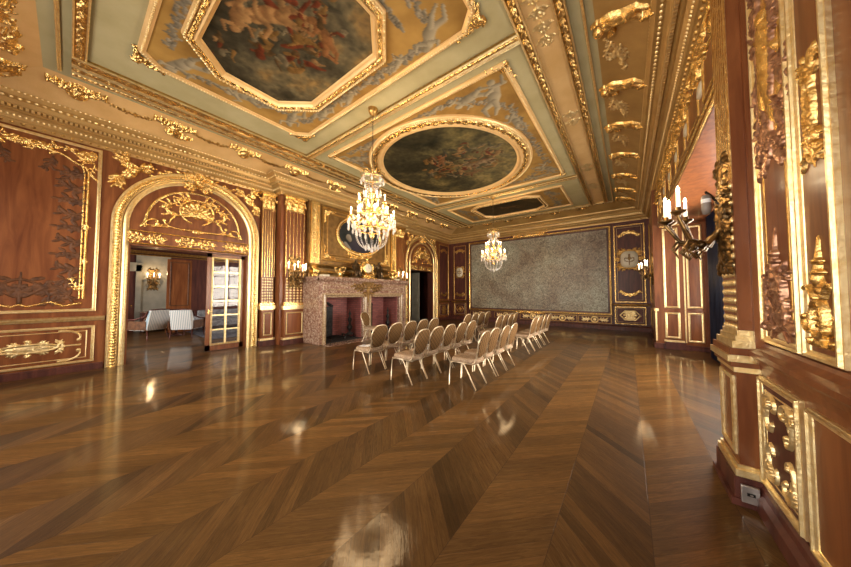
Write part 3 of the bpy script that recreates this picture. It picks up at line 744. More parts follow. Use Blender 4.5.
ceiling_painting('ceiling_painting', 'octagonal ceiling painting of warm figures in a heavy gilded frame, nearest the viewer', oct1, .21, sc1, b1, st1, gb,
                 [(-5.9, 1.1, -5.5, 3.0, .1), (-5.6, 3.0, -2.2, 3.12, .08), (-2.25, .9, -2.1, 3.0, .14), (-2.45, 1.2, -2.45, 2.7, .08), (-5.5, .78, -2.2, .78, .12), (-3.6, 3.1, -2.3, 3.1, .14)], 11)
ov = ell(-4.13, 6.66, 1.88, 1.98, 72); sc2 = [(-6.35, 4.15), (-1.52, 4.15), (-1.52, 9.2), (-6.35, 9.2)]
b2 = throng(-3.7, 6.6, 1.2, .9, 80, 31)+body_caps(-3.3, 6.9, .75, .4, (.50, .40, .27), SD, 31)+body_caps(-4.1, 6.2, .6, 2.4, (.42, .22, .11), SD, 32)+throng(-3.6, 6.7, 1.0, .8, 40, 33, .7)+body_caps(-3.7, 7.4, .5, 3.3, (.35, .22, .12), SD, 34)
st2 = [(.25, (.035, .035, .022)), (.42, (.09, .08, .045)), (.55, (.20, .17, .08)), (.66, (.36, .28, .12)), (.8, (.14, .15, .12))]
gb = []
for i, (x, y, r, s) in enumerate([(-1.95, 4.75, 2.2, .85), (-2.35, 4.5, .1, .7), (-1.85, 5.7, 1.5, .6), (-1.8, 8.5, 1.2, .8), (-2.2, 8.9, .2, .6), (-5.9, 4.7, .8, .8), (-5.2, 4.45, .1, .5), (-6.0, 8.6, 2.2, .8), (-3.1, 4.38, 0, .35), (-6.1, 5.6, 1.5, .5)]): gb += body_caps(x, y, s, r, GL, GD, 50+i)
ceiling_painting('ceiling_painting', 'round ceiling painting of dark clouds and figures in the middle of the ceiling', ov, .40, sc2, b2, st2, gb,
                 [(-1.8, 5.2, -1.75, 8.2, .16), (-2.5, 4.4, -1.8, 5.2, .12), (-5.9, 4.4, -2.5, 4.38, .1), (-6.1, 4.7, -6.1, 8.8, .16), (-2.1, 8.3, -1.8, 8.8, .3), (-5.5, 8.95, -2.3, 8.95, .16), (-2.2, 8.6, -2.7, 8.95, .2), (-6.0, 5.0, -5.4, 4.6, .2)], 12)
oc3 = [(-5.35, 10.75), (-5.0, 10.5), (-3.1, 10.5), (-2.75, 10.75), (-2.75, 11.9), (-3.1, 12.2), (-5.0, 12.2), (-5.35, 11.9)]
sc3 = [(-6.35, 10.15), (-1.78, 10.15), (-1.78, 12.55), (-6.35, 12.55)]
gb = []
for i, (x, y, r, s) in enumerate([(-2.15, 10.7, 1.2, .6), (-2.2, 12.0, 2.0, .6), (-5.9, 10.7, 1.2, .6), (-5.9, 12, 2, .6)]): gb += body_caps(x, y, s, r, (.34, .30, .22), (.08, .07, .05), 70+i)
ceiling_painting('ceiling_painting', 'small dark octagonal ceiling painting near the far wall', oc3, .17, sc3, body_caps(-4, 11.3, .8, .4, (.32, .18, .08), (.06, .03, .01), 44), [(0.3, (.03, .025, .015)), (.6, (.10, .07, .03)), (.8, (.2, .13, .05))], gb,
                 [(-2.3, 10.4, -2.2, 12.4, .2), (-6.0, 10.4, -6, 12.4, .2)], 13)
# carved corner clusters on the sage field
def cl(n_, label, spots, grp=None):
    for i, (x, y, sx, sy, k, lb) in enumerate(spots):
        m = M(); corner_scroll(k).xf(sx, sy, x, y).bake(m, CE(), .05, .012, .02)
        tag(m.build('ceiling_corner_ornament', 'gold'), lb, 'ornament', 'gilded ceiling corner clusters')
cl('', '', [(-6.22, 3.38, 1, -1, .5, 'gilded scroll cluster at left far corner of the near ceiling panel'), (-1.46, 3.36, -1, -1, .62, 'gilded scroll cluster at right far corner of the near ceiling panel'),
            (-6.22, .47, 1, 1, .5, 'gilded scroll cluster at left near corner of the near ceiling panel'), (-1.46, 4.1, -1, 1, .5, 'gilded shell cluster at right near corner of the middle ceiling panel'),
            (-6.42, 4.1, 1, 1, .45, 'gilded shell cluster at left near corner of the middle ceiling panel'), (-1.46, 9.25, -1, -1, .45, 'gilded cluster at right far corner of the middle ceiling panel')])
# cherub reliefs in the coves
for i, y in enumerate([2.85, 4.28, 5.73, 7.13, 8.69, 10.22, 11.62, 12.75]):
    m = M(); putto(i).xf(.62, .62, 0, 0, PI/2-.0).xf(1, 1, 0, 0)
    o = putto(i).xf(.60, -.60, 0, 0, PI/2+0.0)      # lies across the cove
    o = putto(i).xf(-.62, .85, 0, 0, .12)
    # local x across the cove (b), local y along the room (a)
    q = Orn()
    for c in o.c: q.c.append((c[1]+y, c[0]+.36, c[3]+y, c[2]+.36, c[4], c[5], c[6]))
    for e in o.e: q.e.append((e[1]+y, e[0]+.36, e[2], e[3], PI/2-e[4], e[5], e[6]))
    q.bake(m, CVR, .09, .012, carve=.0)
    t = m.build('cherub_relief', 'gold'); tag(t, ['gilded cherub relief at the near end of the right cove'][0] if i == 0 else 'gilded cherub relief in the right cove, %s from the far wall' % ['', 'seventh', 'sixth', 'fifth', 'fourth', 'third', 'second', 'first'][i], 'relief', 'cherub reliefs in the right cove')
    m = M(); g = garland(y+.36, .52, y+1.05, .30, .07, .035, i); g.plus(Orn().flower(y+.7, .42, .09)).plus(Orn().vine(y+.42, .45, .3, .4, 1, -12, .014)).plus(Orn().vine(y+.50, .34, -.3, .35, -1, 12, .014))
    g.bake(m, CVR, .035, .013); tag(m.build('flower_garland', 'gold_pale'), 'gilded flower garland following the %s cherub of the right cove' % ['near-end', 'seventh', 'sixth', 'fifth', 'fourth', 'third', 'second', 'first'][i], 'garland', 'garlands in the right cove')
ords = ['first', 'second', 'third', 'fourth', 'fifth', 'sixth', 'seventh', 'eighth']
for i, y in enumerate([-.02, 1.30, 2.65, 4.0, 5.35, 6.7, 8.05, 9.4, 10.8, 12.1]):
    m = M(); o = Orn(); o.el(y, .42, .07, .09, 0, 1.1); o.el(y, .36, .10, .05, 0, .8)
    o.plus(Orn().vine(y+.05, .42, .5, .22, 2, -20, .018)); o.mirror(y); o.shell(y, .46, .1, 1, .8)
    if i % 3 == 1: o.plus(putto(i).xf(.3, .3, y+.05, .3))
    o.xf(1.3, 1.3, y-1.3*y, .40-1.3*.40).bake(m, CVL, .11, .012); 
    tag(m.build('cherub_relief', 'gold'), 'gilded winged head on the left cove, %s counted from the near corner' % (ords+['ninth', 'tenth'])[i], 'relief', 'heads on the left cove')
    m = M(); garland(y+.30, .44, y+1.05, .44, .07, .03, i).bake(m, CVL, .03, .011)
    tag(m.build('thin_garland', 'gold_old'), 'thin gilded garland on the left cove right after the %s head' % (ords+['ninth', 'tenth'])[i], 'garland', 'garlands on the left cove')
for i, x in enumerate([-7.1, -6.0, -4.9]):
    m = M(); putto(i+9).xf(.55, .5, x, .42, .2).bake(m, CVN, .08, .012, carve=.2); tag(m.build('cherub_relief', 'gold'), 'gilded cherub relief in the near cove at top left, %s from the corner' % ords[i], 'relief', 'cherub reliefs in the near cove')
    m = M(); o = Orn().vine(x+.42, .3, .4, .5, 2, -12, .018).vine(x+.42, .5, -.3, .4, -2, 12, .018).flower(x+.6, .4, .08).seg(x+.42, .3, x+.42, .5, .02, .02).seg(x+.42, .4, x+.6, .4, .015, .015); o.bake(m, CVN, .035, .012)
    tag(m.build('leaf_spray', 'gold'), 'gilded leaf spray beside the %s cherub of the near cove' % ords[i], 'ornament', 'sprays in the near cove')
m = M(); cartouche(.42, .30).xf(1, 1, -8.0, .30).bake(m, CVN, .08, .012); tag(m.build('corner_cartouche', 'gold'), 'gilded oval cartouche in the corner of the near and left coves', 'ornament')
for i, x in enumerate([-7.0, -5.9, -4.8, -3.7, -2.6, -1.5]):
    m = M(); o = Orn().el(x, .3, .05, .06, 0, 1).vine(x+.04, .3, .4, .2, 2, -20, .018); o.mirror(x); o.bake(m, CVF, .07, .012)
    tag(m.build('cove_boss', 'gold'), 'small gilded boss on the far cove, %s from the left' % ords[i], 'ornament', 'bosses on the far cove')
# ------------------------------------------------------------------ wall panelling
def panel(fr, a0, a1, b0, b1, label, base_mat='wood', fw=.05, gold='gold', orn=(), inner=None, name='wall_panel', group=None, proud=.012, rim='gold_pale'):
    ctr = fr(np.array([(a0+a1)/2]), np.array([b0]), np.array([0.]))[0]
    t = thing(name, label, 'wall panel', tuple(ctr), group)
    m = M(); fbox(m, fr, a0+fw*.5, a1-fw*.5, b0+fw*.5, b1-fw*.5, -.004, proud); m.build('field', base_mat, t)
    m = M(); molding(m, fr, rect(a0, a1, b0, b1), ogee(fw, .035)); m.build('gilded_frame', gold, t)
    if inner:
        d, w = inner; m = M(); molding(m, fr, rect(a0+d, a1-d, b0+d, b1-d), roundm(w, .018)); m.build('inner_moulding', rim, t)
    for (nm, o, mat, hs, res, bs, *cvv) in orn:
        m = M(); o.bake(m, fr, hs, res, proud+bs, *cvv); m.build(nm, mat, t)
    return t
lw = LW()
# big panel left of the arch
A0, A1, B0, B1 = -1.42, .335, 1.19, 4.56; cxp = (A0+A1)/2
fr_or = Orn(); 
g1 = [(A1-.17, B0+.26), (A1-.17, 4.0), (A1-.20, 4.12), (A1-.34, 4.17), (A1-.46, 4.26), (A1-.62, 4.30), (cxp+.1, 4.42)]
fr_or.path(g1, .018, .018, .8); fr_or.path([(x-.05, y) for x, y in g1[:3]], .010, .010, .6)
fr_or.plus(corner_scroll(.75).xf(-1, -1, A1-.06, B1-.08)).plus(Orn().vine(A1-.5, 4.28, PI-.2, .5, -1, 9, .022))
fr_or.vine(cxp+.3, 4.38, PI+.1, .35, 0, 10, .02).flower(A1-.17, 2.9, .06).flower(A1-.17, 2.2, .05).vine(A1-.17, 1.6, PI/2+.6, .3, 2, -14, .02)
fr_or.path([(A1-.2, B0+.17), (A1-.4, B0+.12), (A1-.55, B0+.2), (A1-.8, B0+.12), (cxp, B0+.16)], .022, .015, .8)
fr_or.mirror(cxp)
cv_or = Orn()
for k in range(9):
    y = 1.75+.27*k; cv_or.vine(A1-.19, y, PI-.5+.4*(k % 2), .34, 1, (-1)**k*10, .018, 1.8, 12).vine(A1-.21, y+.1, PI+.6, .2, 2, -16, .014, 1.8, 8)
cv_or.plus(Orn().vine(A1-.25, B0+.25, PI-.5, .6, -.5, 5, .02, 1.5)).plus(Orn().vine(A1-.3, B0+.2, PI/2+.4, .5, 1, 8, .02, 1.5))
cv_or.vine(cxp+.02, B0+.62, -.3, .62, -1.8, -6, .022, 1.6).vine(cxp+.05, B0+.3, .5, .45, 2, -14, .022, 1.5).seg(cxp, B0+.2, cxp, B0+.75, .03, .01).flower(cxp, B0+.42, .13)
cv_or.vine(cxp+.3, B0+.2, .2, .35, 3, 10, .018, 1.4).vine(A1-.6, 4.2, -1.9, .3, 2, -12, .015, 1.5).vine(A1-.35, 4.0, -2.1, .3, 2, -12, .015, 1.5)
cv_or.mirror(cxp)
panel(lw, A0, A1, B0, B1, 'large mahogany wall panel with rococo gilded surround at far left', 'wood', .06, 'gold_pale', [('carved_foliage', cv_or, 'carved', .03, .011, 0), ('gilded_scrollwork', fr_or, 'gold', .04, .010, 0)])
dd = Orn().plus(cartouche(.26, .9).xf(1, 1, 0, 0, PI/2).xf(1, .8, cxp+.12, .53)).plus(Orn().seg(cxp-.5, .53, cxp+.7, .53, .015, .015, .5))
for sy in (1, -1):
    dd.plus(Orn().vine(A1-.42, .53-.29, 0, .36, 1.5, 16, .022, 0).xf(1, 1, 0, 0) if sy > 0 else Orn().vine(A1-.42, .53+.29, 0, .36, -1.5, -16, .022, 0))
panel(lw, A0, A1, .17, .90, 'long dado panel with gilded lozenge cartouche under the far left panel', 'wood', .05, 'gold_pale', [('cartouche', dd, 'gold_pale', .035, .011, 0)], (.09, .025))
def rail(name, label, fr, a0, a1, prof, mat, z=1.0):
    m = M(); molding(m, fr, [(a0, z), (a1, z)], prof, closed=False); return tag(m.build(name, mat), label, 'moulding')
RP = [(-.05, -.002), (-.05, .02), (-.02, .035), (0, .06), (.02, .065), (.035, .03), (.04, -.002)]
rail('dado_rail', 'gilded dado rail below the large far left panel', lw, -1.5, .46, RP, 'gold_pale', 1.05)
def skirting(n, fr, a0, a1, h=.13, d=.04, mat='wood_dark'):
    m = M(); molding(m, fr, [(a0, 0), (a1, 0)], [(0, -.002), (0, d), (h*.75, d), (h*.85, d*.6), (h, d*.5), (h, -.002)], closed=False); return struct(m.build(n, mat))
skirting('baseboard_left', lw, -1.5, .46); skirting('baseboard_left.001', lw, 12.8, 14.1)

# arches
def arch_pts(c, r, spring, z0=0.0, n=30, left_first=True):
    p = [(c-r, z0), (c-r, spring)]+[(c-r*math.cos(PI*i/n), spring+r*math.sin(PI*i/n)) for i in range(1, n)]+[(c+r, spring), (c+r, z0)]
    return p[::-1]   # right to left so that the left normal points inward
def arch(label, c, ro, ri, spring, lint0, lint1, k=1.0, lab2=''):
    t = thing('archway', label, 'archway', (XL, c, 0))
    m = M(); w = ro-ri; pts = arch_pts(c, ro, spring)
    fr = lw
    molding(m, fr, pts, [(0, -.002), (0, .05), (.02, .07), (.04, .07), (.05, .05), (.15, .05), (.16, .035), (.17, .02), (.17, -.002)], closed=False); am = m.build('outer_architrave', 'gold_pale', t)
    m = M(); band(m, fr, pts, .05, .15, .048, .035, pat_leaf, ds=.012, nt_=7, closed=False); m.build('leaf_band', 'gold', am)
    m = M(); beads(m, fr, pts, .025, .065, .05, .016, .016, .02, closed=False); m.build('bead_row', 'gold_pale', am)
    m = M(); molding(m, fr, pts, [(.165, -.002), (.165, .02), (w-.08, .012), (w-.08, -.002)], closed=False); m.build('wood_band', 'wood', t)
    m = M(); molding(m, fr, pts, [(w-.09, -.002), (w-.09, .03), (w-.06, .05), (w-.04, .05), (w-.02, .03), (w, .02), (w, -.002)], closed=False); m.build('inner_architrave', 'gold_pale', t)
    m = M(); fbox(m, fr, c-ri, c+ri, lint0-.0, lint1, -.02, .02); lt = m.build('lintel', 'wood', t)
    m = M()
    for z in (lint0+.02, lint1-.02): molding(m, fr, [(c+ri, z), (c-ri, z)], [(-.02, .01), (-.02, .035), (0, .05), (.02, .035), (.02, .01)], closed=False)
    for i in (-1, 0, 1):
        o = Orn(); L = ri*(.30 if i else .36); o.plus(Orn().vine(0, 0, .3, L, 1, -16, .02)).plus(Orn().vine(0, 0, -.3, L, -1, 16, .02)); o.flower(0, 0, .07); o.seg(0, 0, L, 0, .03, .01, .6); o.mirror(0)
        o.xf(k, k, c+i*ri*.78*k, (lint0+lint1)/2).bake(m, fr, .025, .010, .02)
    m.build('lintel_ornament', 'gold', lt)
    # tympanum: half disc
    n = 26; th = [PI*i/n for i in range(n+1)]; z1 = lint1
    m = M(); P = [(c+ri, z1), ]+[(c+ri*math.cos(a), max(z1, spring+ri*math.sin(a))) for a in th]+[(c-ri, z1)]
    fquad(m, fr, P, .004); m.build('tympanum', 'wood', t)
    m = M(); r2 = ri*.80; sp2 = lint1+.10
    hh = spring+ri-.16-sp2
    q = [(c+r2*math.cos(a), sp2+hh*max(0.0, math.sin(a))**.85) for a in th]
    molding(m, fr, q, [(-.02, .0), (-.02, .02), (0, .035), (.03, .02), (.03, .0)], closed=False)
    o = Orn(); hc = hh*.55
    for i in range(11): a = -.45+(PI+.9)*i/10; o.seg(0, hc-.10, .27*math.cos(a), hc-.06+.24*math.sin(a), .03, .055, .95)
    o.el(0, hc-.08, .15, .13, 0, 1.15, 0); o.path([(.34*math.cos(a), hc-.03+.31*math.sin(a)) for a in np.linspace(-1.2, PI/2, 14)], .022, .03, .8)
    o.vine(.10, .05, .05, .60, -.6, 9, .034, 0, 22).vine(.98, .02, 2.0, .42, 1.0, 22, .038, 0, 20).vine(.96, .03, PI-.25, .55, .8, -9, .022, 0, 18)
    o.vine(.30, hc-.18, -.35, .42, 2.5, 14, .02, 1.6, 14).vine(.36, hc+.06, .5, .36, -2.2, -14, .018, 1.6, 14).vine(.10, hc+.27, .35, .34, -1.5, -13, .02, 1.6, 12)
    o.el(0, .04, .12, .07, 0, 1.1, 5).seg(.55, .06, .8, .03, .015, .015)
    o.mirror(0); o.xf(k, k, c, sp2).bake(m, fr, .06, .010, .002, .28); m.build('tympanum_ornament', 'gold', t)
    # keystone and spandrel sprays
    m = M(); top = spring+ro
    o = Orn().el(0, 0, .10, .17, 0, 1, 5).shell(0, .1, .15, 1, 1.1).vine(.05, -.1, -.9, .3, 3, 16, .03).vine(.08, .08, .3, .25, 2, -18, .03).vine(.03, -.2, -.4, .28, 3, 20, .025); o.mirror(0)
    o.xf(k*.85, k*.85, c, top-.14).bake(m, fr, .11, .010, .05); m.build('keystone', 'gold', t)
    m = M(); o = Orn()
    o.vine(.22, -.03, -.12, .85, -.7, -2.0, .016, 2.0, 20); o.vine(.45, -.06, .0, .35, -1, -14, .013, 1.5)
    o.el(1.20*k, -.30, .15, .10, -.8, 1, 5).el(1.12*k, -.20, .09, .07, 0, 1.1).vine(1.24, -.12, .9, .3, 2, 14, .022, 1.6).vine(1.30, -.35, -1.3, .30, 2, -12, .02, 1.8).shell(1.2, -.18, .13, 1, 1).vine(1.1, -.15, 2.6, .3, 3, -14, .02, 1.6).seg(1.0, -.16, 1.25, -.25, .03, .03)
    o.mirror(0); o.xf(k, k, c, top-.02).bake(m, fr, .075, .012, .0); m.build('spandrel_ornament', 'gold', t)
    return t
arch('gilded arch with shell cartouche above the open doorway to the salon', 1.925, 1.44, 1.17, 3.10, 2.66, 2.98)
arch('dark gilded arch at the far end of the left wall, right of the fireplace', 11.385, 1.40, 1.0, 3.2, 2.76, 3.02, .9)
def jamb(o0, o1, z1):
    m = M()
    for a in (o0, o1): m.box(-9.15, XL-.01, a-.02, a+.02, 0, z1)
    m.box(-9.15, XL-.01, o0, o1, z1-.02, z1+.02); return m
jamb(.765, 3.095, 2.66); struct(jamb(.77, 3.09, 2.65).build('trim_31', 'wood')); struct(jamb(10.42, 12.36, 2.77).build('trim_32', 'wood_dark'))
# glazed door leaf
t = thing('french_door', 'glazed gilt door leaf with two columns of panes in the near arch', 'door', (-8.95, 2.6, 0))
m = M(); F2 = LW(-8.98)
Y0, Y1, Z1 = 2.20, 3.07, 2.63
for b in ((Y0, Y0+.10, .02, Z1), (Y1-.10, Y1, .02, Z1), (Y0, Y1, .02, .17), (Y0, Y1, Z1-.10, Z1)): fbox(m, F2, b[0], b[1], b[2], b[3], -.03, .03)
m.build('door_frame', 'wood', t)
m = M(); molding(m, F2, rect(Y0+.09, Y1-.09, .16, Z1-.09), [(0, -.02), (0, .045), (.03, .05), (.045, .03), (.045, -.02)])
xm = (Y0+Y1)/2; fbox(m, F2, xm-.022, xm+.022, .16, Z1-.09, -.02, .035)
for i in range(1, 6): z = .18+(Z1-.29)*i/6; fbox(m, F2, Y0+.1, Y1-.1, z-.016, z+.016, -.02, .03)
m.build('glazing_bars', 'gold_pale', t)
m = M(); fbox(m, F2, Y0+.1, Y1-.1, .17, Z1-.1, -.003, .003); m.build('glass_pane', 'glass', t)
m = M(); fbox(m, F2, Y0+.03, Y0+.06, 1.0, 1.12, .03, .05); m.tube([(-8.94, Y0+.045, 1.06), (-8.90, Y0+.045, 1.06), (-8.90, Y0+.13, 1.06)], .008); m.build('door_handle', 'gold', t)

# pilasters
def pilaster(label, fr, a0, a1, front, zt=4.60, reeds=5, group=None, ret=True, capmat='gold', zb=0.0, ped=1.2, pedw=.05, wood='wood'):
    ctr = fr(np.array([(a0+a1)/2]), np.array([0.]), np.array([front]))[0]
    t = thing('pilaster', label, 'pilaster', tuple(ctr), group)
    w = a1-a0; c = (a0+a1)/2
    m = M(); fbox(m, fr, a0+.015, a1-.015, ped, zt-.48, front-.125, front-.012); m.build('shaft', wood, t)
    m = M(); n = reeds
    for i in range(n+1):
        x = a0+.02+(w-.04)*i/n
        r = [(x+d, 0) for d in (0,)]; P = []
        for z in (2.05, zt-.5): P.append([fr(np.array([x-.011]), np.array([z]), np.array([front-.014]))[0], fr(np.array([x-.007]), np.array([z]), np.array([front+.004]))[0], fr(np.array([x+.007]), np.array([z]), np.array([front+.004]))[0], fr(np.array([x+.011]), np.array([z]), np.array([front-.014]))[0]])
        m.grid(np.array(P), sm=False)
    m.build('reeding', 'gold', t)
    m = M()
    for i in range(n):
        x = a0+.02+(w-.04)*(i+.5)/n
        beads(m, fr, [(x, ped+.07), (x, 2.04)], 0, front-.013, .085, .036, (w/n)*.36, .016, closed=False)
    m.build('beaded_flutes', 'gold_pale', t)
    m = M(); e = .02
    for (z0, z1, d) in ((ped-.02, ped+.05, .045), (ped+.05, ped+.08, .025), (zt-.50, zt-.47, .02)): fbox(m, fr, a0-d*.6, a1+d*.6, z0, z1, front-.12, front+d*.7)
    m.build('base_moulding', 'gold', t)
    # capital
    m = M(); zc = zt-.46
    fbox(m, fr, a0+.01, a1-.01, zc, zt-.06, front-.12, front-.005); fbox(m, fr, a0-.05, a1+.05, zt-.07, zt+.01, front-.12, front+.06)
    o = Orn()
    for i in (-1, 0, 1): o.el(i*w*.30, .10, w*.17, .13, 0, .8, 3).el(i*w*.30, .20, w*.12, .07, 0, 1.1)
    o.el(0, .33, w*.12, .06, 0, 1.1)
    o.vine(w*.08, .2, .9, w*.75, -2, -30, .022, 1, 12); o.mirror(0); o.xf(1, 1, c, zc).bake(m, fr, .07, .010, front-.01); m.build('capital', capmat, t)
    # pedestal
    m = M(); q = pedw; fbox(m, fr, a0-q+.02, a1+q-.02, .0, ped-.1, front-.12, front+.03); pd = m.build('pedestal', wood, t)
    m = M()
    for (z0, z1, d) in ((ped-.14, ped-.10, .02), (ped-.10, ped-.02, .06), (.16, .22, .03)): fbox(m, fr, a0-q-d*.5, a1+q+d*.5, z0, z1, front-.12, front+.03+d*.6)
    molding(m, fr, rect(a0-q+.07, a1+q-.07, .30, ped-.22), [(0, front+.028), (0, front+.045), (.02, front+.055), (.035, front+.045), (.035, front+.028)])
    m.build('pedestal_moulding', 'gold_pale', pd)
    m = M(); fbox(m, fr, a0-q-.03, a1+q+.03, 0, .16, front-.12, front+.07); m.build('plinth', 'wood_dark', pd)
    return t
pilaster('fluted gilded pilaster nearest the salon arch on the left wall', lw, 3.40, 3.78, .15, pedw=.0)
pilaster('fluted gilded pilaster behind the left wall sconce beside the fireplace', lw, 3.92, 4.52, .5, pedw=.03)
pilaster('fluted gilded pilaster right of the overmantel, behind the right sconce', lw, 8.80, 9.36, .5, pedw=.03)

# right end of left wall and corner panels
def med(a, b, w, h): return cartouche(w, h).xf(1, 1, a, b)
def end_orn(c, b0, b1, w):
    o = Orn(); 
    for s, z in ((1, b0), (-1, b1)):
        q = Orn().vine(.02, .10, .2, w*.42, 3, -14/w*.6, .022).vine(0, .05, .9, w*.45, -3, 10/w, .02).shell(0, .12, .09, 1); q.mirror(0); o.plus(q.xf(1, s, c, z+s*.06))
    return o
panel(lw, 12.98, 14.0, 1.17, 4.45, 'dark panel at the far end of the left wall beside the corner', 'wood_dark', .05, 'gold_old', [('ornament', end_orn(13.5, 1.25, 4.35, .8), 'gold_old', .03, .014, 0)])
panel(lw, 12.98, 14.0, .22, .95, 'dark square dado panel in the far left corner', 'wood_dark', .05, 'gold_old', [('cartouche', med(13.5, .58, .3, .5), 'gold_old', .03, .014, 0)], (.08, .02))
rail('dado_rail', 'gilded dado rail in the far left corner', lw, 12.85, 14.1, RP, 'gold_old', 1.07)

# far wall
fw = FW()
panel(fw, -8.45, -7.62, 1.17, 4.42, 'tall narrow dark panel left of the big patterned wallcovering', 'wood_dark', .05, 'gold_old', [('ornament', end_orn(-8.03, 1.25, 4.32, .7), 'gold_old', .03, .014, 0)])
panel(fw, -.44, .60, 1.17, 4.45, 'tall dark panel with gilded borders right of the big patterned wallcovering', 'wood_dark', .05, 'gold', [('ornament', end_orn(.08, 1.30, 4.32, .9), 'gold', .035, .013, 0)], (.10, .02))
def medallion(fr, a, b, w, h, label):
    c = fr(np.array([a]), np.array([b]), np.array([.03]))[0]; t = thing('wall_medallion', label, 'medallion', tuple(c))
    m = M(); o = cartouche(w*.85, h*.9); o.bake(m, lambda x, y, z: fr(x+a, y+b, z), .04, .011, .012); m.build('scroll_frame', 'gold_old', t)
    m = M(); p = [(a+w*.40*math.cos(x)*(1-.06*math.cos(4*x)), b+h*.40*math.sin(x)*(1-.06*math.cos(4*x))) for x in np.linspace(0, 2*PI, 40)[:-1]]
    P = [[fr(np.array([a+(q[0]-a)*k]), np.array([b+(q[1]-b)*k]), np.array([z]))[0] for q in p] for k, z in ((1, .05), (.96, .075), (.5, .085), (.02, .088))]
    m.grid(np.array(P), closed_v=True); m.build('cream_shield', 'offwhite', t)
    m = M(); o = Orn().el(0, h*.05, w*.07, h*.10, 0, 1).el(0, h*.19, w*.05, h*.05).vine(.02, -h*.12, .2, w*.3, 2, 26, .010).vine(.03, h*.0, .9, w*.2, -3, -30, .009).seg(0, -h*.25, 0, 0, .012, .02); o.mirror(0); o.bake(m, lambda x, y, z: fr(x+a, y+b, z), .025, .010, .083); m.build('relief_motif', 'gold_deep', t)
medallion(fw, -8.03, 2.82, .55, .72, 'cream and gilt cartouche medallion on the panel in the far left corner')
medallion(fw, .08, 2.98, .78, .92, 'large cream and gilt cartouche medallion right of the wallcovering')
def lozenge(a, b, w, h):
    o = Orn(); o.path([(a-w, b), (a-w*.5, b+h), (a+w*.5, b+h), (a+w, b), (a+w*.5, b-h), (a-w*.5, b-h), (a-w, b)], .022, .022, .8); o.flower(a, b, h*.7); return o
panel(fw, -8.45, -7.62, .26, 1.0, 'small dado panel with oval gilt motif under the narrow far panel', 'wood_dark', .045, 'gold_old', [('motif', lozenge(-8.03, .63, .24, .17), 'gold_old', .03, .013, 0)], (.08, .018))
panel(fw, -.46, .58, .26, 1.0, 'dado panel with gilded lozenge at the far right end', 'wood_dark', .045, 'gold', [('motif', lozenge(.06, .63, .34, .19).plus(cartouche(.3, .34).xf(1, 1, .06, .63)), 'gold_pale', .03, .012, 0)], (.08, .018))
rail('dado_rail', 'gilded dado rail in the far right corner', fw, .72, -.52, [(-t_, c_) for t_, c_ in RP], 'gold', 1.08)
rail('dado_rail', 'short gilded dado rail under the narrow panel at far left', fw, -7.55, -8.6, [(-t_, c_) for t_, c_ in RP], 'gold_old', 1.08)
m = M(); molding(m, fw, [(-8.8, 0), (.75, 0)], [(0, -.002), (0, .10), (.16, .10), (.20, .05), (.20, -.002)], closed=False); struct(m.build('baseboard_far', 'wood_dark'))
t = thing('wallcovering_panel', 'huge framed panel of silvery patterned wallcovering filling the far wall', 'wall panel', (-3.95, YF, .66))
m = M(); fbox(m, fw, -7.25, -.68, .72, 4.38, .0, .03); m.build('patterned_fabric', 'tapestry', t)
m = M(); molding(m, fw, rect(-7.40, -.54, .60, 4.50), ogee(.09, .08)); f_ = m.build('gilded_frame', 'gold_old', t)
m = M(); molding(m, fw, rect(-7.31, -.63, .69, 4.41), [(0, .02), (0, .05), (.06, .045), (.06, .02)]); m.build('dark_border', 'wood_dark', t)
m = M(); band(m, fw, rect(-7.40, -.54, .60, 4.50), .015, .06, .07, .03, pat_rope, ds=.02, nt_=5); m.build('carved_band', 'gold', f_)
m = M(); o = Orn().shell(0, 0, .18).vine(.1, .02, .2, .7, 1, -8, .03).vine(.2, .08, -.2, .9, .5, 6, .025); o.mirror(0); o.xf(1, .8, -4.0, 4.46).bake(m, fw, .07, .012, .03); m.build('crest_ornament', 'gold', t); m = M(); o.xf(.8, -.6, -4.0, .66).bake(m, fw, .06, .012, .05); m.build('foot_ornament', 'gold', t)
for i, x in enumerate([-6.7, -5.25, -3.85, -2.5, -1.2]):
    o = Orn().vine(.18, .0, .5, .38, -2, -14, .02).vine(.18, 0, -.5, .38, 2, 14, .02).seg(.2, 0, .5, 0, .03, .01); o.mirror(0)
    o.path([(.14*math.cos(a), .14*math.sin(a)) for a in np.linspace(0, 2*PI, 20)], .03, .03, .9).el(0, 0, .07, .07, 0, .7)
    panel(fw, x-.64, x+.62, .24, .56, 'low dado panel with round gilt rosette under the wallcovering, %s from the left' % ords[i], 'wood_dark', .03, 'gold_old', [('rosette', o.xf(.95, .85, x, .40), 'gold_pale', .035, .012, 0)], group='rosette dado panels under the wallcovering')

# right wall beyond the bay
rw = RW(XR)
panel(rw, 11.2, 13.9, 1.2, 4.3, 'tall dark panel on the right wall between far pier and corner', 'wood_dark', .05, 'gold_old', [], (.1, .02))
panel(rw, 11.2, 13.9, .25, .98, 'low dark dado panel on the right wall in the far corner', 'wood_dark', .05, 'gold_old', [], (.08, .02))
skirting('baseboard_right', lambda a, b, c: stack(XR-c, a, b), 11.0, 14.1)

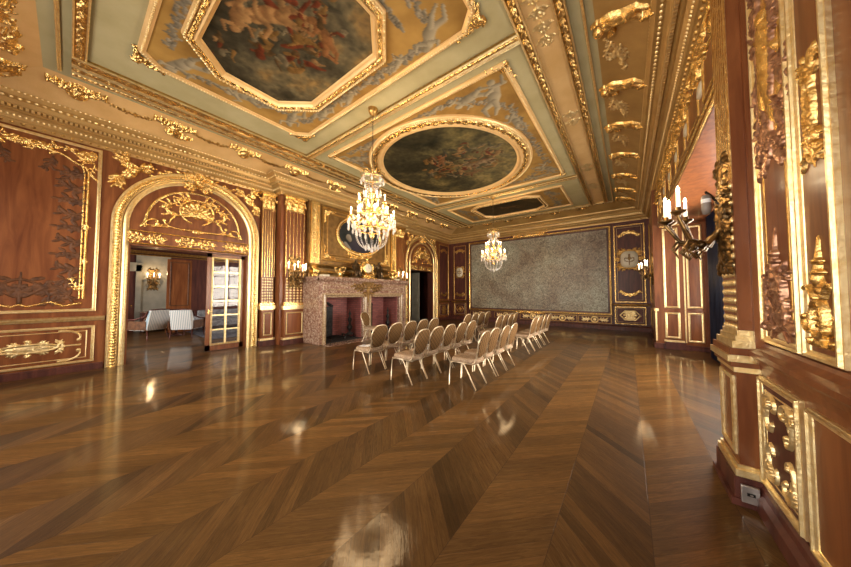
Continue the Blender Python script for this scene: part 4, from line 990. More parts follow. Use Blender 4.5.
# far pier
FP = lambda a, b, c: stack(a, 10.26-c, b)
t = thing('far_pier', 'mahogany end of the far window pier with gilt lines and gilded capital', 'pier', (1.1, 10.26, 0))
m = M(); m.box(.62, 1.30, 10.2, 11.02, .14, 4.58); m.build('post', 'wood', t)
m = M(); m.box(1.30, 1.70, 10.24, 10.3, .14, 3.48); m.build('reveal_board', 'wood', t)
m = M(); m.box(.58, 1.33, 10.15, 11.05, 0, .14); m.box(.82, 1.24, 10.12, 10.2, 0, .20); m.box(1.33, 1.72, 10.2, 10.3, 0, .12); m.build('plinth', 'wood_dark', t)
fp1 = lambda a, b, c: stack(a, 10.2-c, b); fp2 = lambda a, b, c: stack(a, 10.24-c, b)
m = M()
for (f_, a0, a1, b0, b1) in ((fp1, .82, 1.15, 1.14, 3.40), (fp1, .83, 1.15, .30, 1.02), (fp2, 1.30, 1.62, 1.14, 3.42), (fp2, 1.30, 1.62, .22, 1.02)): molding(m, f_, rect(a0, a1, b0, b1), [(0, -.01), (0, .02), (.025, .03), (.05, .02), (.055, -.01)])
fbox(m, fp1, .60, .70, 1.05, 1.12, -.5, .03); fbox(m, fp1, .62, .66, .2, 1.05, -.02, .015); fbox(m, fp1, 1.24, 1.27, .2, 3.4, -.02, .012); fbox(m, fp1, .80, 1.22, .20, .25, -.02, .03)
m.build('gilded_moulding', 'gold_pale', t)
m = M(); fbox(m, fp1, .76, 1.26, 3.44, 3.52, -.05, .06); fbox(m, fp1, .78, 1.24, 3.58, 3.64, -.05, .05); fbox(m, fp1, .78, 1.24, 3.70, 3.76, -.05, .07); fbox(m, fp1, .74, 1.28, 4.40, 4.48, -.05, .10)
o = Orn()
for i in (-1, 0, 1): o.el(i*.14, .14, .08, .14, 0, .8, 3).el(i*.14, .27, .06, .07, 0, 1.1)
o.vine(.03, .3, 1.0, .36, -2, -26, .03).flower(0, .42, .09); o.mirror(0); o.xf(1.05, 1.2, 1.01, 3.78).bake(m, fp1, .10, .012, .0); m.build('capital', 'gold', t)

# header over the bay with gilded consoles
t = thing('bay_header', 'gilded and mahogany header over the window bay under the right cornice', 'header', (XR, 7, 3.5))
m = M()
for z in (3.50, 3.60, 4.50): molding(m, rw, [(3.5, z), (10.2, z)], [(-.02, -.01), (-.02, .02), (0, .035), (.02, .02), (.02, -.01)], closed=False)
m.build('gilded_lines', 'gold', t)
m = M()
for i in range(7):
    y = 3.95+.98*i
    molding(m, rw, rect(y-.36, y+.36, 3.72, 4.22), roundm(.03, .02))
m.build('panel_mouldings', 'gold', t)
m = M(); x = 3.6
for i in range(8):
    y = 3.5+.95*i; o = Orn().vine(.03, -.3, 1.3, .5, -2, -14, .03).vine(.02, .05, .4, .35, 2, -16, .025).shell(0, .12, .12).el(0, -.1, .07, .17, 0, 1.1, 3); o.mirror(0); o.xf(.9, .75, y, 4.34).bake(m, rw, .07, .012, .0)
m.build('console_ornament', 'gold', t)
for i in range(6):
    y = 4.45+.98*i; m = M(); p = [(y+.15*math.cos(a), 3.97+.08*math.sin(a)) for a in np.linspace(0, 2*PI, 24)[:-1]]
    P = [[rw(np.array([y+(q[0]-y)*k]), np.array([3.97+(q[1]-3.97)*k]), np.array([z]))[0] for q in p] for k, z in ((1, 0), (.92, .02), (.5, .03), (.02, .03))]
    m.grid(np.array(P), closed_v=True); tag(m.build('oval_plaque', 'offwhite'), 'cream oval plaque on the bay header, %s from the near end' % ords[i], 'plaque', 'oval plaques on the bay header')
# drape in the bay
m = M(); rows = []
for i in range(60):
    y = 8.3+1.05*i/59; x = 1.60+.035*math.sin(i*.9); rows.append([(x, y, .02), (x+.01, y, 1.6), (x, y, 3.4)])
m.grid(np.array(rows)); o_ = m.build('window_curtain', 'navy'); tag(o_, 'dark navy drape hanging in the window bay beside the far pier', 'curtain')
sd = o_.modifiers.new('thick', 'SOLIDIFY'); sd.thickness = .012

# near pier, right edge of the picture
np_ = RW(.80); nl = RW(.80)
def fig_orn():
    o = Orn(); o.path([(0, .9), (-.13, .62), (-.2, .3), (-.17, .0), (-.06, -.35), (0, -.55)], .035, .03, .9)
    for k, (x, y) in enumerate([(-.06, .8), (-.14, .55), (-.2, .3), (-.2, .05), (-.14, -.2), (-.07, -.42)]): o.vine(x, y, 2.4 if k < 3 else 3.6, .30, 3, -16, .020, 2.0, 12).flower(x-.02, y-.05, .055)
    return o.mirror(0)
o1 = fig_orn().xf(.62, 1.0, 2.78, 3.02)
o2 = Orn().el(0, .0, .15, .48, 0, .35).el(0, .28, .055, .07, 0, 1.0).seg(0, .2, .02, -.1, .08, .07, .95).seg(-.02, .15, -.12, .02, .035, .025, .8).seg(.03, .15, .12, .22, .035, .025, .8).seg(0, -.1, -.06, -.35, .065, .04, .9).seg(.02, -.1, .08, -.3, .06, .035, .9).xf(1.15, 1.12, 2.78, 3.10)
o3 = Orn().seg(0, .30, 0, .66, .035, .008).el(0, .46, .05, .035).el(0, .40, .065, .025).seg(0, .38, 0, .28, .03, .06).el(0, .16, .15, .15, 0, .8)
o3.path([(.17*math.cos(a), .16+.17*math.sin(a)) for a in np.linspace(-.6, PI/2, 12)], .025, .025, .95).vine(.20, -.10, 1.4, .42, 2.2, 15, .026, 0, 18).vine(.04, -.12, .1, .30, 2, -16, .028, 0, 14)
for q in range(5): o3.seg(0, -.02, .28*math.cos(-.9+.42*q), -.04+.20*math.sin(-.9+.42*q), .05, .022, .75)
o3.vine(.08, .22, 1.0, .2, -3, -20, .016, 1.6, 10).el(0, .15, .055, .07, 0, 1.1, 6); o3.mirror(0); o3 = o3.xf(.66, .85, 2.79, 1.42)
panel(np_, 2.50, 3.05, 1.20, 4.5, 'tall mahogany panel with gilded figure relief on the near right pier', 'wood', .055, 'gold_pale', [('foliage_frame', o1, 'rose_bronze', .035, .006, 0), ('figure_relief', o2, 'gold', .05, .006, 0, .12), ('lower_foliage', o3, 'rose_bronze', .04, .006, 0, .2)], (.10, .022), rim='gold_old')
o4 = Orn().el(0, 0, .06, .17, 0, .8, 9).path([(.075*math.cos(a), .2*math.sin(a)) for a in np.linspace(0, 2*PI, 20)], .018, .018, .9).seg(0, .2, 0, .42, .04, .01).shell(0, .22, .08).seg(0, -.2, 0, -.42, .03, .006).vine(.05, .1, 1.2, .3, 3, -20, .02, 1.4, 12).vine(.05, -.12, -1.2, .28, -3, 20, .02, 1.4, 12).flower(0, -.2, .06); o4.mirror(0)
o5 = Orn().seg(0, .25, 0, .56, .045, .01).el(0, .38, .075, .03).el(0, .30, .095, .03).el(0, .20, .09, .08, 0, .8, 6).path([(.13*math.cos(a), -.03+.13*math.sin(a)) for a in np.linspace(0, 2*PI, 24)], .024, .024, .95).flower(0, -.03, .08, 6)
o5.vine(.10, .12, 1.0, .22, -3, -18, .02, 0, 12).vine(.12, -.12, -.3, .28, 3, 18, .024, 0, 14).vine(.05, -.18, -.6, .2, 3, 18, .02, 0, 12).el(0, -.20, .09, .04, 0, .9, 7); o5.mirror(0)
panel(np_, 2.13, 2.47, 1.20, 4.5, 'narrow mahogany panel with gilded rosette drops at the right edge', 'wood', .05, 'gold_pale', [('upper_rosette', o4.xf(.5, .75, 2.30, 2.52), 'gold', .028, .006, 0), ('lower_rosette', o5.xf(.44, .72, 2.30, 1.44), 'gold', .035, .006, 0, .2)])
m = M(); fbox(m, np_, -1.5, 3.08, 0, 1.02, 0, .04); struct(m.build('trim_%d' % TN[0], 'wood')); TN[0] += 1
m = M(); molding(m, np_, [(-1.5, 1.10), (3.08, 1.10)], [(-.10, -.002), (-.10, .05), (-.06, .055), (-.05, .075), (-.02, .085), (.0, .10), (.03, .10), (.045, .06), (.07, .03), (.09, .02), (.09, -.002)], closed=False); tag(m.build('dado_sill', 'wood'), 'polished projecting mahogany sill above the lower panels of the near right pier', 'moulding')
np2 = RW(.76)
SC = []
for sx in (1, -1):
    for sy in (1, -1):
        q = Orn().vine(.02, .14, PI/2, .5, -.6, -20, .030, 0, 20).vine(.14, .02, 0, .36, .6, 26, .030, 0, 18).path([(.02, .2), (.03, .06), (.16, .02)], .03, .03).shell(.07, .07, .13).vine(.05, .1, .9, .2, 3, 20, .02, 0, 12); SC.append(('corner_scroll', q.xf(sx*.42, sy*.55, 2.725-sx*.20, .585-sy*.29), 'gold_pale', .025, .005, 0, .2))
panel(np2, 2.44, 3.01, .21, .96, 'low dark panel with gilded corner scrolls on the near right pier', 'wood_dark', .05, 'gold_pale', SC, (.075, .015))
panel(np2, 1.70, 2.36, .21, .95, 'plain low panel in chipped gilt frame at the lower right edge', 'wood', .045, 'gold_pale', [])
m = M(); molding(m, np2, [(-1.5, 0), (3.08, 0)], [(0, -.01), (0, .06), (.10, .06), (.13, .035), (.17, .03), (.19, .012), (.19, -.01)], closed=False); struct(m.build('baseboard_right.001', 'wood_dark'))
# near pilaster with pedestal
t = thing('near_pilaster', 'fluted gilded pilaster at the corner of the near right pier', 'pilaster', (.73, 3.25, 0))
m = M(); m.box(.67, .82, 3.08, 3.45, 1.14, 5.1); m.box(.74, .82, 3.04, 3.5, 1.14, 5.1); m.build('shaft', 'wood', t)
pf = RW(.67); m = M()
for i in range(7): y = 3.10+.33*i/6; m.box(.658, .672, y-.009, y+.009, 2.45, 4.6)
m.build('reeding', 'gold', t)
m = M()
for i in range(6): y = 3.13+.33*i/6; beads(m, pf, [(y, 1.25), (y, 2.42)], 0, -.001, .07, .028, .018, .016, closed=False)
m.build('beaded_flutes', 'gold_pale', t)
m = M()
for (z0, z1, d) in ((1.14, 1.19, .045), (1.19, 1.23, .025), (1.23, 1.27, .012)): m.box(.67-d, .82, 3.08-d*.8, 3.45+d, z0, z1)
m.build('base_moulding', 'gold_pale', t)
m = M(); m.box(.64, .82, 3.05, 3.48, .2, .98); pd = m.build('pedestal', 'wood', t)
m = M()
for (z0, z1, d) in ((.96, 1.00, .015), (1.04, 1.09, .05), (.20, .25, .03), (.25, .28, .015)): m.box(.64-d, .82, 3.05-d, 3.48+d, z0, z1)
molding(m, RW(.64), rect(3.09, 3.44, .33, .92), [(0, -.01), (0, .012), (.02, .02), (.035, .012), (.035, -.01)]); m.build('pedestal_moulding', 'gold_pale', pd)
m = M()
for (z0, z1, d) in ((1.00, 1.04, .03), (1.09, 1.14, .035)): m.box(.64-d, .82, 3.05-d, 3.48+d, z0, z1)
m.build('pedestal_cap', 'wood', pd)
m = M(); m.box(.60, .82, 3.01, 3.52, 0, .20); m.box(.58, .82, 2.995, 3.54, 0, .05); m.build('plinth', 'wood_dark', pd)
t = thing('power_outlet', 'square metal floor-level outlet on the plinth of the near pier', 'outlet', (.67, 3.0, .06))
m = M(); m.box(.625, .715, 2.972, 2.995, .045, .165); m.build('cover_plate', 'steel', t, bevel=.004)
m = M(); m.box(.652, .692, 2.967, 2.974, .10, .12); m.build('socket', 'iron', t)
m = M(); m.box(.665, .68, 2.964, 2.968, .105, .115); m.build('socket_slot', 'steel', t)
# ------------------------------------------------------------------ chimneypiece
t = thing('fireplace', 'double marble chimneypiece with two brick fireboxes on the left wall', 'fireplace', (-7.9, 6.5, 0))
XF = -7.38
m = M()
for (y0, y1) in ((4.50, 4.74), (6.2, 6.56), (8.04, 8.42)): m.box(-8.4, XF, y0, y1, 0, 1.42)
m.box(-8.4, XF, 4.50, 8.42, 1.42, 1.92); m.build('surround', 'marble', t, bevel=.015)
m = M(); mf = LW(XF)
molding(m, mf, [(4.44, 2.00), (8.48, 2.00)], [(-.10, -.3), (-.10, .01), (-.07, .03), (-.05, .07), (-.02, .10), (.02, .11), (.05, .10), (.07, .06), (.07, -1.0)], closed=False)
molding(m, lambda a, b, c: stack(a, 4.50-c, b), [(-8.4, 2.00), (XF+.0, 2.00)], [(-.10, -.01), (-.10, .01), (-.07, .03), (-.05, .05), (.05, .06), (.07, .04)], closed=False)
m.box(-8.4, XF+.11, 4.42, 8.5, 2.02, 2.07); m.build('shelf', 'marble', t)
for (y0, y1) in ((4.62, 6.34), (6.42, 8.2)):
    m = M(); pts = [(y1, 0), (y1, 1.56), (y0, 1.56), (y0, 0)]
    molding(m, mf, pts, [(0, -.01), (0, .03), (.03, .05), (.06, .055), (.08, .02), (.12, .015), (.12, -.01)], closed=False); m.build('opening_moulding', 'marble_brown', t)
m = M(); molding(m, mf, rect(4.62, 6.3, 1.66, 1.84), roundm(.03, .025)); molding(m, mf, rect(6.5, 8.3, 1.66, 1.84), roundm(.03, .025)); m.build('frieze_panels', 'marble_brown', t)
m = M()
o = Orn().el(0, .05, .10, .16, 0, 1, 5).shell(0, .15, .16).vine(.08, .05, .1, .75, -.5, 3, .04, 1.4).vine(.05, -.1, -1.2, .3, 3, 16, .035).seg(0, .1, 0, -.55, .08, .04, .9).vine(.05, .2, .6, .3, 2, -16, .03); o.mirror(0); o.xf(.75, .8, 6.38, 1.70).bake(m, mf, .12, .010, .0); m.build('carved_keystone', 'gold_deep', t)
for (y0, y1) in ((4.74, 6.2), (6.56, 8.04)):
    m = M(); m.box(-8.39, -8.28, y0, y1, 0, 1.42); m.box(-8.3, XF-.12, y1-.03, y1, 0, 1.42); m.box(-8.3, XF-.12, y0, y0+.03, 0, 1.42); m.build('firebox_brick', 'brick', t)
    m = M(); m.box(-8.28, -8.22, y0+.15, y0+.80, .02, 1.10); m.tube([(-8.25, y0+.15+.65*i/10, 1.10+.14*math.sin(PI*i/10)) for i in range(11)], .05); fb = m.build('fireback', 'iron', t)
    m = M(); Orn().flower(y0+.47, .6, .22, 7).el(y0+.47, .6, .07, .07).bake(m, LW(-8.225), .04, .014); m.build('relief', 'iron', fb)
    m = M(); m.box(-8.28, XF-.02, y0, y1, 0, .02); m.build('hearth', 'soot', t)
m = M(); m.box(XF, XF+.42, 4.6, 8.35, 0, .012); m.build('hearth_slab', 'marble', t)
def andiron(y, label):
    t = thing('andiron', label, 'andiron', (-7.72, y, 0), 'andirons')
    m = M(); m.lathe((-7.72, y, .12), [(0, 0), (.09, 0), (.10, .05), (.05, .09), (.035, .15), (.09, .22), (.10, .28), (.05, .36), (.035, .42), (.07, .50), (.075, .55), (.03, .62), (.025, .68), (.05, .73), (.02, .80), (.012, .88), (0, .9)], 12); m.build('finial_post', 'iron', t)
    for s in (-1, 1):
        m = M(); m.tube([(-7.72, y+s*d, z) for d, z in ((.0, .16), (.08, .20), (.16, .15), (.18, .06), (.22, .012))], .022, 8); m.ball((-7.72, y+s*.22, .03), .03); m.build('foot', 'iron', t)
    m = M(); m.box(-8.15, -7.72, y-.02, y+.02, .10, .14); m.box(-8.15, -8.11, y-.02, y+.02, .0, .12); m.build('log_bar', 'iron', t)
andiron(5.88, 'tall black iron andiron in the left firebox'); andiron(7.72, 'tall black iron andiron in the right firebox')
t = thing('log_grate', 'low dark iron grate on the floor of the left firebox', 'grate', (-7.9, 5.35, 0))
m = M()
for i in range(7): m.box(-8.1, -7.6, 5.1+.08*i, 5.12+.08*i, .10, .13)
m.build('bars', 'iron', t); m = M()
for x in (-8.08, -7.62):
    for y in (5.11, 5.59): m.box(x-.012, x+.012, y-.012, y+.012, .02, .12)
m.build('feet', 'iron', t)

# overmantel
XO = -8.22; of = LW(XO)
t = thing('overmantel', 'gilded overmantel framing a dark oval picture above the fireplace', 'overmantel', (XO, 6.7, 2.1))
m = M(); m.box(-8.42, XO, 4.62, 8.72, 2.08, 4.6); m.build('backboard', 'gold_deep', t)
for (y0, y1) in ((4.66, 4.98), (8.36, 8.68)):
    m = M(); fbox(m, of, y0, y1, 2.52, 4.6, -.02, .05); molding(m, of, rect(y0+.02, y1-.02, 2.60, 4.5), [(0, .048), (0, .07), (.03, .07), (.04, .05)]); arabesque(1.75, .09).xf(1, 1, 0, 0, PI/2).xf(1, 1, (y0+y1)/2, 2.68).bake(m, of, .03, .010, .05); m.build('side_pilaster', 'gold', t)
m = M(); molding(m, of, rect(5.05, 8.29, 2.66, 4.52), ogee(.09, .07)); molding(m, of, rect(5.26, 8.08, 2.86, 4.36), roundm(.05, .035)); m.build('panel_frame', 'gold_old', t)
for sx, sy, x, y in ((1, 1, 5.14, 2.74), (-1, 1, 8.20, 2.74), (1, -1, 5.14, 4.44), (-1, -1, 8.20, 4.44)): m = M(); corner_scroll(.62).xf(sx, sy, x, y).bake(m, of, .05, .010, .01); m.build('corner_scroll', 'gold', t)
m = M(); molding(m, of, [(4.60, 2.48), (8.74, 2.48)], [(-.07, -.1), (-.07, .06), (-.03, .09), (0, .15), (.03, .16), (.05, .12), (.06, .04), (.06, -.1)], closed=False); molding(m, of, [(4.62, 2.3), (8.72, 2.3)], [(-.10, -.1), (-.10, .03), (-.04, .05), (.02, .04), (.02, -.1)], closed=False); m.build('lower_cornice', 'gold_old', t)
m = M()
for y in (4.8, 8.54):
    m.tube([(XO+.05, y, 2.42), (XO+.14, y, 2.36), (XO+.13, y, 2.24), (XO+.07, y, 2.15)], [.05, .06, .05, .04], 8)
    for s in (-.07, .07): m.tube([(XO+.05, y+s, 2.42), (XO+.16, y+s, 2.37), (XO+.15, y+s, 2.22), (XO+.06, y+s, 2.12)], [.03, .035, .03, .025], 8)
m.build('console_bracket', 'gold', t)
t = thing('oval_picture', 'dark oval portrait in round gilded frame above the fireplace', 'painting', (XO+.02, 6.68, 3.7))
oe = ell(6.68, 3.72, .94, .60, 56)
def portrait(X, Y):
    C_ = lerp3(vnoise(X, Y, 3, 5, 4), [(.2, (.010, .012, .012)), (.8, (.05, .05, .045))])
    return figures_paint(C_, X, Y, [(6.5, 3.25, 6.75, 3.3, .35, .35, (.02, .02, .03), (.06, .05, .06)), (6.15, 3.62, 6.20, 3.55, .13, .10, (.10, .07, .04), (.36, .30, .22)), (6.0, 3.35, 6.2, 3.2, .10, .07, (.10, .08, .06), (.30, .27, .22))])
painted('canvas', of, 5.7, 7.66, 3.1, 4.34, .03, portrait, in_poly(grow(oe, .02)), 'oil', t, .02)
m = M(); molding(m, of, grow(oe, .13), ogee(.14, .09)); f_ = m.build('frame', 'gold', t)
m = M(); beads(m, of, grow(oe, .13), .03, .085, .06, .02, .02, .025); m.build('bead_row', 'gold_pale', f_)
m = M(); o = Orn().shell(0, 0, .16).vine(.08, 0, .1, .5, 1, -10, .03).el(0, -.05, .1, .07, 0, 1, 5); o.mirror(0); o.xf(1, 1, 6.68, 4.38).bake(m, of, .07, .010, .03); m.build('crest', 'gold', t); m = M(); o.xf(1, -1, 6.68, 3.0).bake(m, of, .08, .010, .05); m.build('pendant_shell', 'gold', t)

# things on the mantel shelf
ZS = 2.072
t = thing('mantel_clock', 'round gilt clock in the middle of the mantel shelf', 'clock', (-7.75, 6.68, ZS))
m = M(); m.box(-7.9, -7.6, 6.38, 6.98, ZS, ZS+.08); m.box(-7.86, -7.64, 6.46, 6.90, ZS+.08, ZS+.16); m.build('plinth', 'gold', t, bevel=.012)
m = M(); m.lathe((-7.86, 6.68, ZS+.42), [(0, 0), (.20, 0), (.24, .03), (.26, .08), (.24, .14), (.19, .17), (.17, .17)], 28, axis=0); m.build('case', 'gold', t)
m = M(); m.lathe((-7.70, 6.68, ZS+.42), [(0.001, .02), (.10, .018), (.165, .0)], 28, axis=0); m.build('dial', 'offwhite', t)
m = M(); m.box(-7.682, -7.676, 6.675, 6.685, ZS+.42, ZS+.53); m.box(-7.682, -7.676, 6.68, 6.76, ZS+.415, ZS+.425); m.build('hands', 'iron', t)
m = M(); m.lathe((-7.78, 6.68, ZS+.66), [(0, 0), (.10, 0), (.05, .03), (.03, .06), (.06, .10), (.03, .14), (0, .18)], 14)
for s in (-1, 1): m.tube([(-7.78, 6.68+s*.10, ZS+.64), (-7.78, 6.68+s*.22, ZS+.60), (-7.78, 6.68+s*.30, ZS+.48), (-7.78, 6.68+s*.27, ZS+.30), (-7.78, 6.68+s*.34, ZS+.16)], [.02, .035, .03, .035, .02], 8)
m.build('crest', 'gold', t)
def statue(y, s, label):
    # seated draped bronze figure grown as one skin
    V = [(0, 0, .26), (0, 0, .40), (0, s*.01, .52), (0, s*.02, .60), (.01, s*.03, .70), (.12, -.05, .27), (.14, -.06, .10), (.20, -.06, .09), (.10, .09, .26), (.16, .11, .12), (.22, .12, .11),
         (0, -.12, .52), (.06, -.17, .40), (.14, -.12, .36), (0, .13, .52), (.02, .22, .50), (.03, .26, .62)]
    E_ = [(0, 1), (1, 2), (2, 3), (3, 4), (0, 5), (5, 6), (6, 7), (0, 8), (8, 9), (9, 10), (2, 11), (11, 12), (12, 13), (2, 14), (14, 15), (15, 16)]
    R_ = [.11, .09, .10, .04, .07, .075, .05, .03, .075, .05, .03, .04, .03, .02, .04, .03, .02]
    t = thing('bronze_figure', label, 'statue', (-7.75, y, ZS), 'bronze figures on the mantel shelf')
    me = bpy.data.meshes.new('figure_body'); me.from_pydata([(a, b*s, c) for a, b, c in V], E_, []); me.materials.append(MT['bronze']); o = bpy.data.objects.new('figure_body', me); COL.objects.link(o); o.parent = t
    o.modifiers.new('skin', 'SKIN'); 
    for i, r in enumerate(R_): me.skin_vertices[0].data[i].radius = (r, r)
    me.skin_vertices[0].data[0].use_root = True; sb = o.modifiers.new('s', 'SUBSURF'); sb.levels = 2; sb.render_levels = 2
    m = M(); m.lathe((-7.75, y, ZS), [(0, 0), (.20, 0), (.21, .04), (.18, .08), (.16, .12), (.13, .20), (0, .21)], 14); m.build('rocky_base', 'bronze', t)
statue(6.12, 1, 'seated dark bronze figure left of the mantel clock'); statue(7.24, -1, 'seated dark bronze figure right of the mantel clock')
def spray(y, label, mat='gold', k=1.0):
    t = thing('gilt_candelabrum', label, 'candelabrum', (-7.7, y, ZS), 'gilt candelabra on the mantel shelf')
    m = M(); m.lathe((-7.7, y, ZS), [(0, 0), (.11, 0), (.12, .03), (.05, .06), (.04, .10), (.07, .15), (.03, .22), (.03, .28), (.05, .32), (0, .34)], 12); m.build('stem', mat, t)
    for i in range(5):
        a = 2*PI*i/5; c_, s_ = math.cos(a), math.sin(a); m = M()
        m.tube([(-7.7+c_*r*.8, y+s_*r, ZS+z) for r, z in ((.0, .26), (.07, .20), (.15, .22), (.19, .32))], [.018, .02, .016, .012], 6); m.ball((-7.7+c_*.15, y+s_*.19, ZS+.34), (.03, .03, .04), 8, 5); m.ball((-7.7+c_*.08, y+s_*.1, ZS+.17), .03, 6, 4); m.build('arm', mat, t)
spray(5.45, 'gilt candelabrum with curling arms left of the bronze figure on the mantel'); spray(7.95, 'gilt candelabrum with curling arms near the right end of the mantel')
for y, lb in ((4.95, 'cream block under the left end of the overmantel'), (8.3, 'cream block under the right end of the overmantel')):
    m = M(); m.box(-7.92, -7.72, y-.12, y+.12, ZS, ZS+.09); tag(m.build('shelf_block', 'offwhite', bevel=.01), lb, 'block', 'cream blocks on the mantel shelf')

# ------------------------------------------------------------------ chandeliers
def point(parent, loc, power, col, rad=.08):
    l = bpy.data.lights.new('candle_glow', 'POINT'); l.energy = power; l.color = col; l.shadow_soft_size = rad
    o = bpy.data.objects.new('candle_glow', l); COL.objects.link(o); o.parent = parent; o.location = loc; return o
WARM = (1.0, .66, .33)
def drop_mesh(k=1.0):
    m = M(); m.lathe((0, 0, 0), [(0, .0), (.006*k, -.004), (.008*k, -.015*k), (.019*k, -.05*k), (.014*k, -.07*k), (0, -.088*k)], 6, sm=False); me = m.build('crystal_drop', 'crystal'); return me
def chandelier(label, loc, power):
    t = thing('crystal_chandelier', label, 'chandelier', loc); z0 = 3.05   # arms level
    x0, y0, _ = loc
    m = M(); z = 4.02
    i = 0
    while z < ZC-.10:
        for j in range(1):
            n = 8; pts = [(x0+(.014*math.cos(a) if i % 2 else 0), y0+(0 if i % 2 else .014*math.cos(a)), z+.028+.028*math.sin(a)) for a in np.linspace(0, 2*PI, n)]
            m.tube(pts, .0045, 4, caps=False)
        z += .045; i += 1
    m.build('chain', 'bronze', t)
    m = M(); m.lathe((x0, y0, ZC-.16), [(0, 0), (.02, .0), (.03, .03), (.07, .05), (.09, .09), (.10, .155)], 14); m.build('ceiling_rose', 'gold_old', t)
    m = M(); m.lathe((x0, y0, 2.62), [(0, 0), (.03, .02), (.06, .08), (.02, .14), (.02, .24), (.09, .32), (.11, .40), (.05, .50), (.025, .60), (.025, .80), (.06, .90), (.07, .98), (.02, 1.06), (.02, 1.25), (.05, 1.32), (.02, 1.40), (0, 1.42)], 14); m.build('stem', 'gold', t)
    for tier, (n, R_, zt, zc) in enumerate(((10, .43, 3.02, 3.02), (8, .27, 3.33, 3.33))):
        for i in range(n):
            a = 2*PI*(i+.5*tier)/n; c_, s_ = math.cos(a), math.sin(a)
            m = M(); m.tube([(x0+c_*r*R_, y0+s_*r*R_, zt+dz) for r, dz in ((.15, -.02), (.35, -.14), (.62, -.16), (.85, -.10), (1.0, 0.0))], [.012, .013, .012, .010, .009], 6)
            m.lathe((x0+c_*R_, y0+s_*R_, zt), [(0, -.02), (.015, -.01), (.045, .01), (.05, .02), (.018, .022), (.018, .05), (0, .05)], 8); ar = m.build('arm', 'gold', t)
            m = M(); m.lathe((x0+c_*R_, y0+s_*R_, zt+.045), [(.012, 0), (.012, .09), (0, .09)], 7); cd = m.build('candle', 'wax', ar)
            m = M(); m.lathe((x0+c_*R_, y0+s_*R_, zt+.135), [(0, 0), (.009, .008), (.011, .02), (.006, .04), (0, .052)], 6); m.build('bulb', 'bulb', ar)
    k = 0; spots = []
    for (n, R_, z) in ((20, .46, 3.02), (16, .36, 2.93), (14, .46, 2.90)): spots += [(R_*math.cos(2*PI*(i+.3*k)/n), R_*math.sin(2*PI*(i+.3*k)/n), z) for i in range(n)]; k += 1
    for (n, R_, z) in ((12, .28, 3.30), (10, .17, 3.62), (8, .22, 3.85), (14, .30, 2.80), (6, .12, 2.52)): spots += [(R_*math.cos(2*PI*(i+.4*k)/n), R_*math.sin(2*PI*(i+.4*k)/n), z) for i in range(n)]; k += 1
    dm = CRYS.data
    for q in spots[:100]:
        o = bpy.data.objects.new('crystal_drop', dm); COL.objects.link(o); o.parent = t; o.location = (q[0]-0, q[1], q[2]-loc[2]); o.rotation_euler = (0, 0, random.random()*3); o.scale = (1.35, 1.35, random.uniform(1.1, 1.6))
    # bead swags and the basket under the arms
    m = M()
    def bead(px_, py_, pz, r=.011): m.ball((x0+px_, y0+py_, pz), r, 5, 4, sm=False)
    for i in range(16):
        a = 2*PI*i/16
        for f in np.linspace(0, 1, 14):
            r = .30*math.cos(f*PI/2)**.7+.03; bead(r*math.cos(a), r*math.sin(a), 2.80-.36*math.sin(f*PI/2))
        for f in np.linspace(0, 1, 12): r = .12+.32*f; bead(r*math.cos(a), r*math.sin(a), 3.62-.60*f-.22*math.sin(PI*f), .010)
        for f in np.linspace(0, 1, 9): r = .20-.13*f; bead(r*math.cos(a), r*math.sin(a), 3.90-.30*f-.05*math.sin(PI*f), .010)
    for (R_, z, n, sg) in ((.44, 2.98, 10, .09), (.21, 3.88, 8, .05)):
        for i in range(n):
            for f in np.linspace(0, 1, 9): a = 2*PI*(i+f)/n; bead(R_*math.cos(a), R_*math.sin(a), z-sg*math.sin(PI*f), .010)
    m.ball((x0, y0, 2.40), (.035, .035, .045), 8, 6); o = m.build('crystal_bead_strings', 'crystal', t); o['kind'] = 'stuff'
    m = M(); m.lathe((x0, y0, 3.86), [(.205, 0), (.22, .01), (.205, .02)], 24); m.lathe((x0, y0, 2.80), [(.29, 0), (.31, .01), (.29, .02)], 24)
    for i in range(8):
        a = 2*PI*i/8; m.tube([(x0+r*math.cos(a), y0+r*math.sin(a), z) for r, z in ((.21, 3.87), (.24, 3.98), (.14, 4.02), (.02, 3.95))], .006, 5)
    m.build('crown', 'gold', t)
    for i in range(10):
        a = 2*PI*(i+.5)/10; point(t, (.50*math.cos(a), .50*math.sin(a), 3.20-loc[2]), power*.09, WARM, .12)
CRYS = drop_mesh(1.0)
chandelier('large lit crystal chandelier hanging nearest the viewer in front of the fireplace', (-4.05, 3.60, ZC-.02), 85)
chandelier('lit crystal chandelier hanging farther away in front of the far wall', (-4.07, 9.72, ZC-.02), 60)
bpy.data.objects.remove(CRYS)

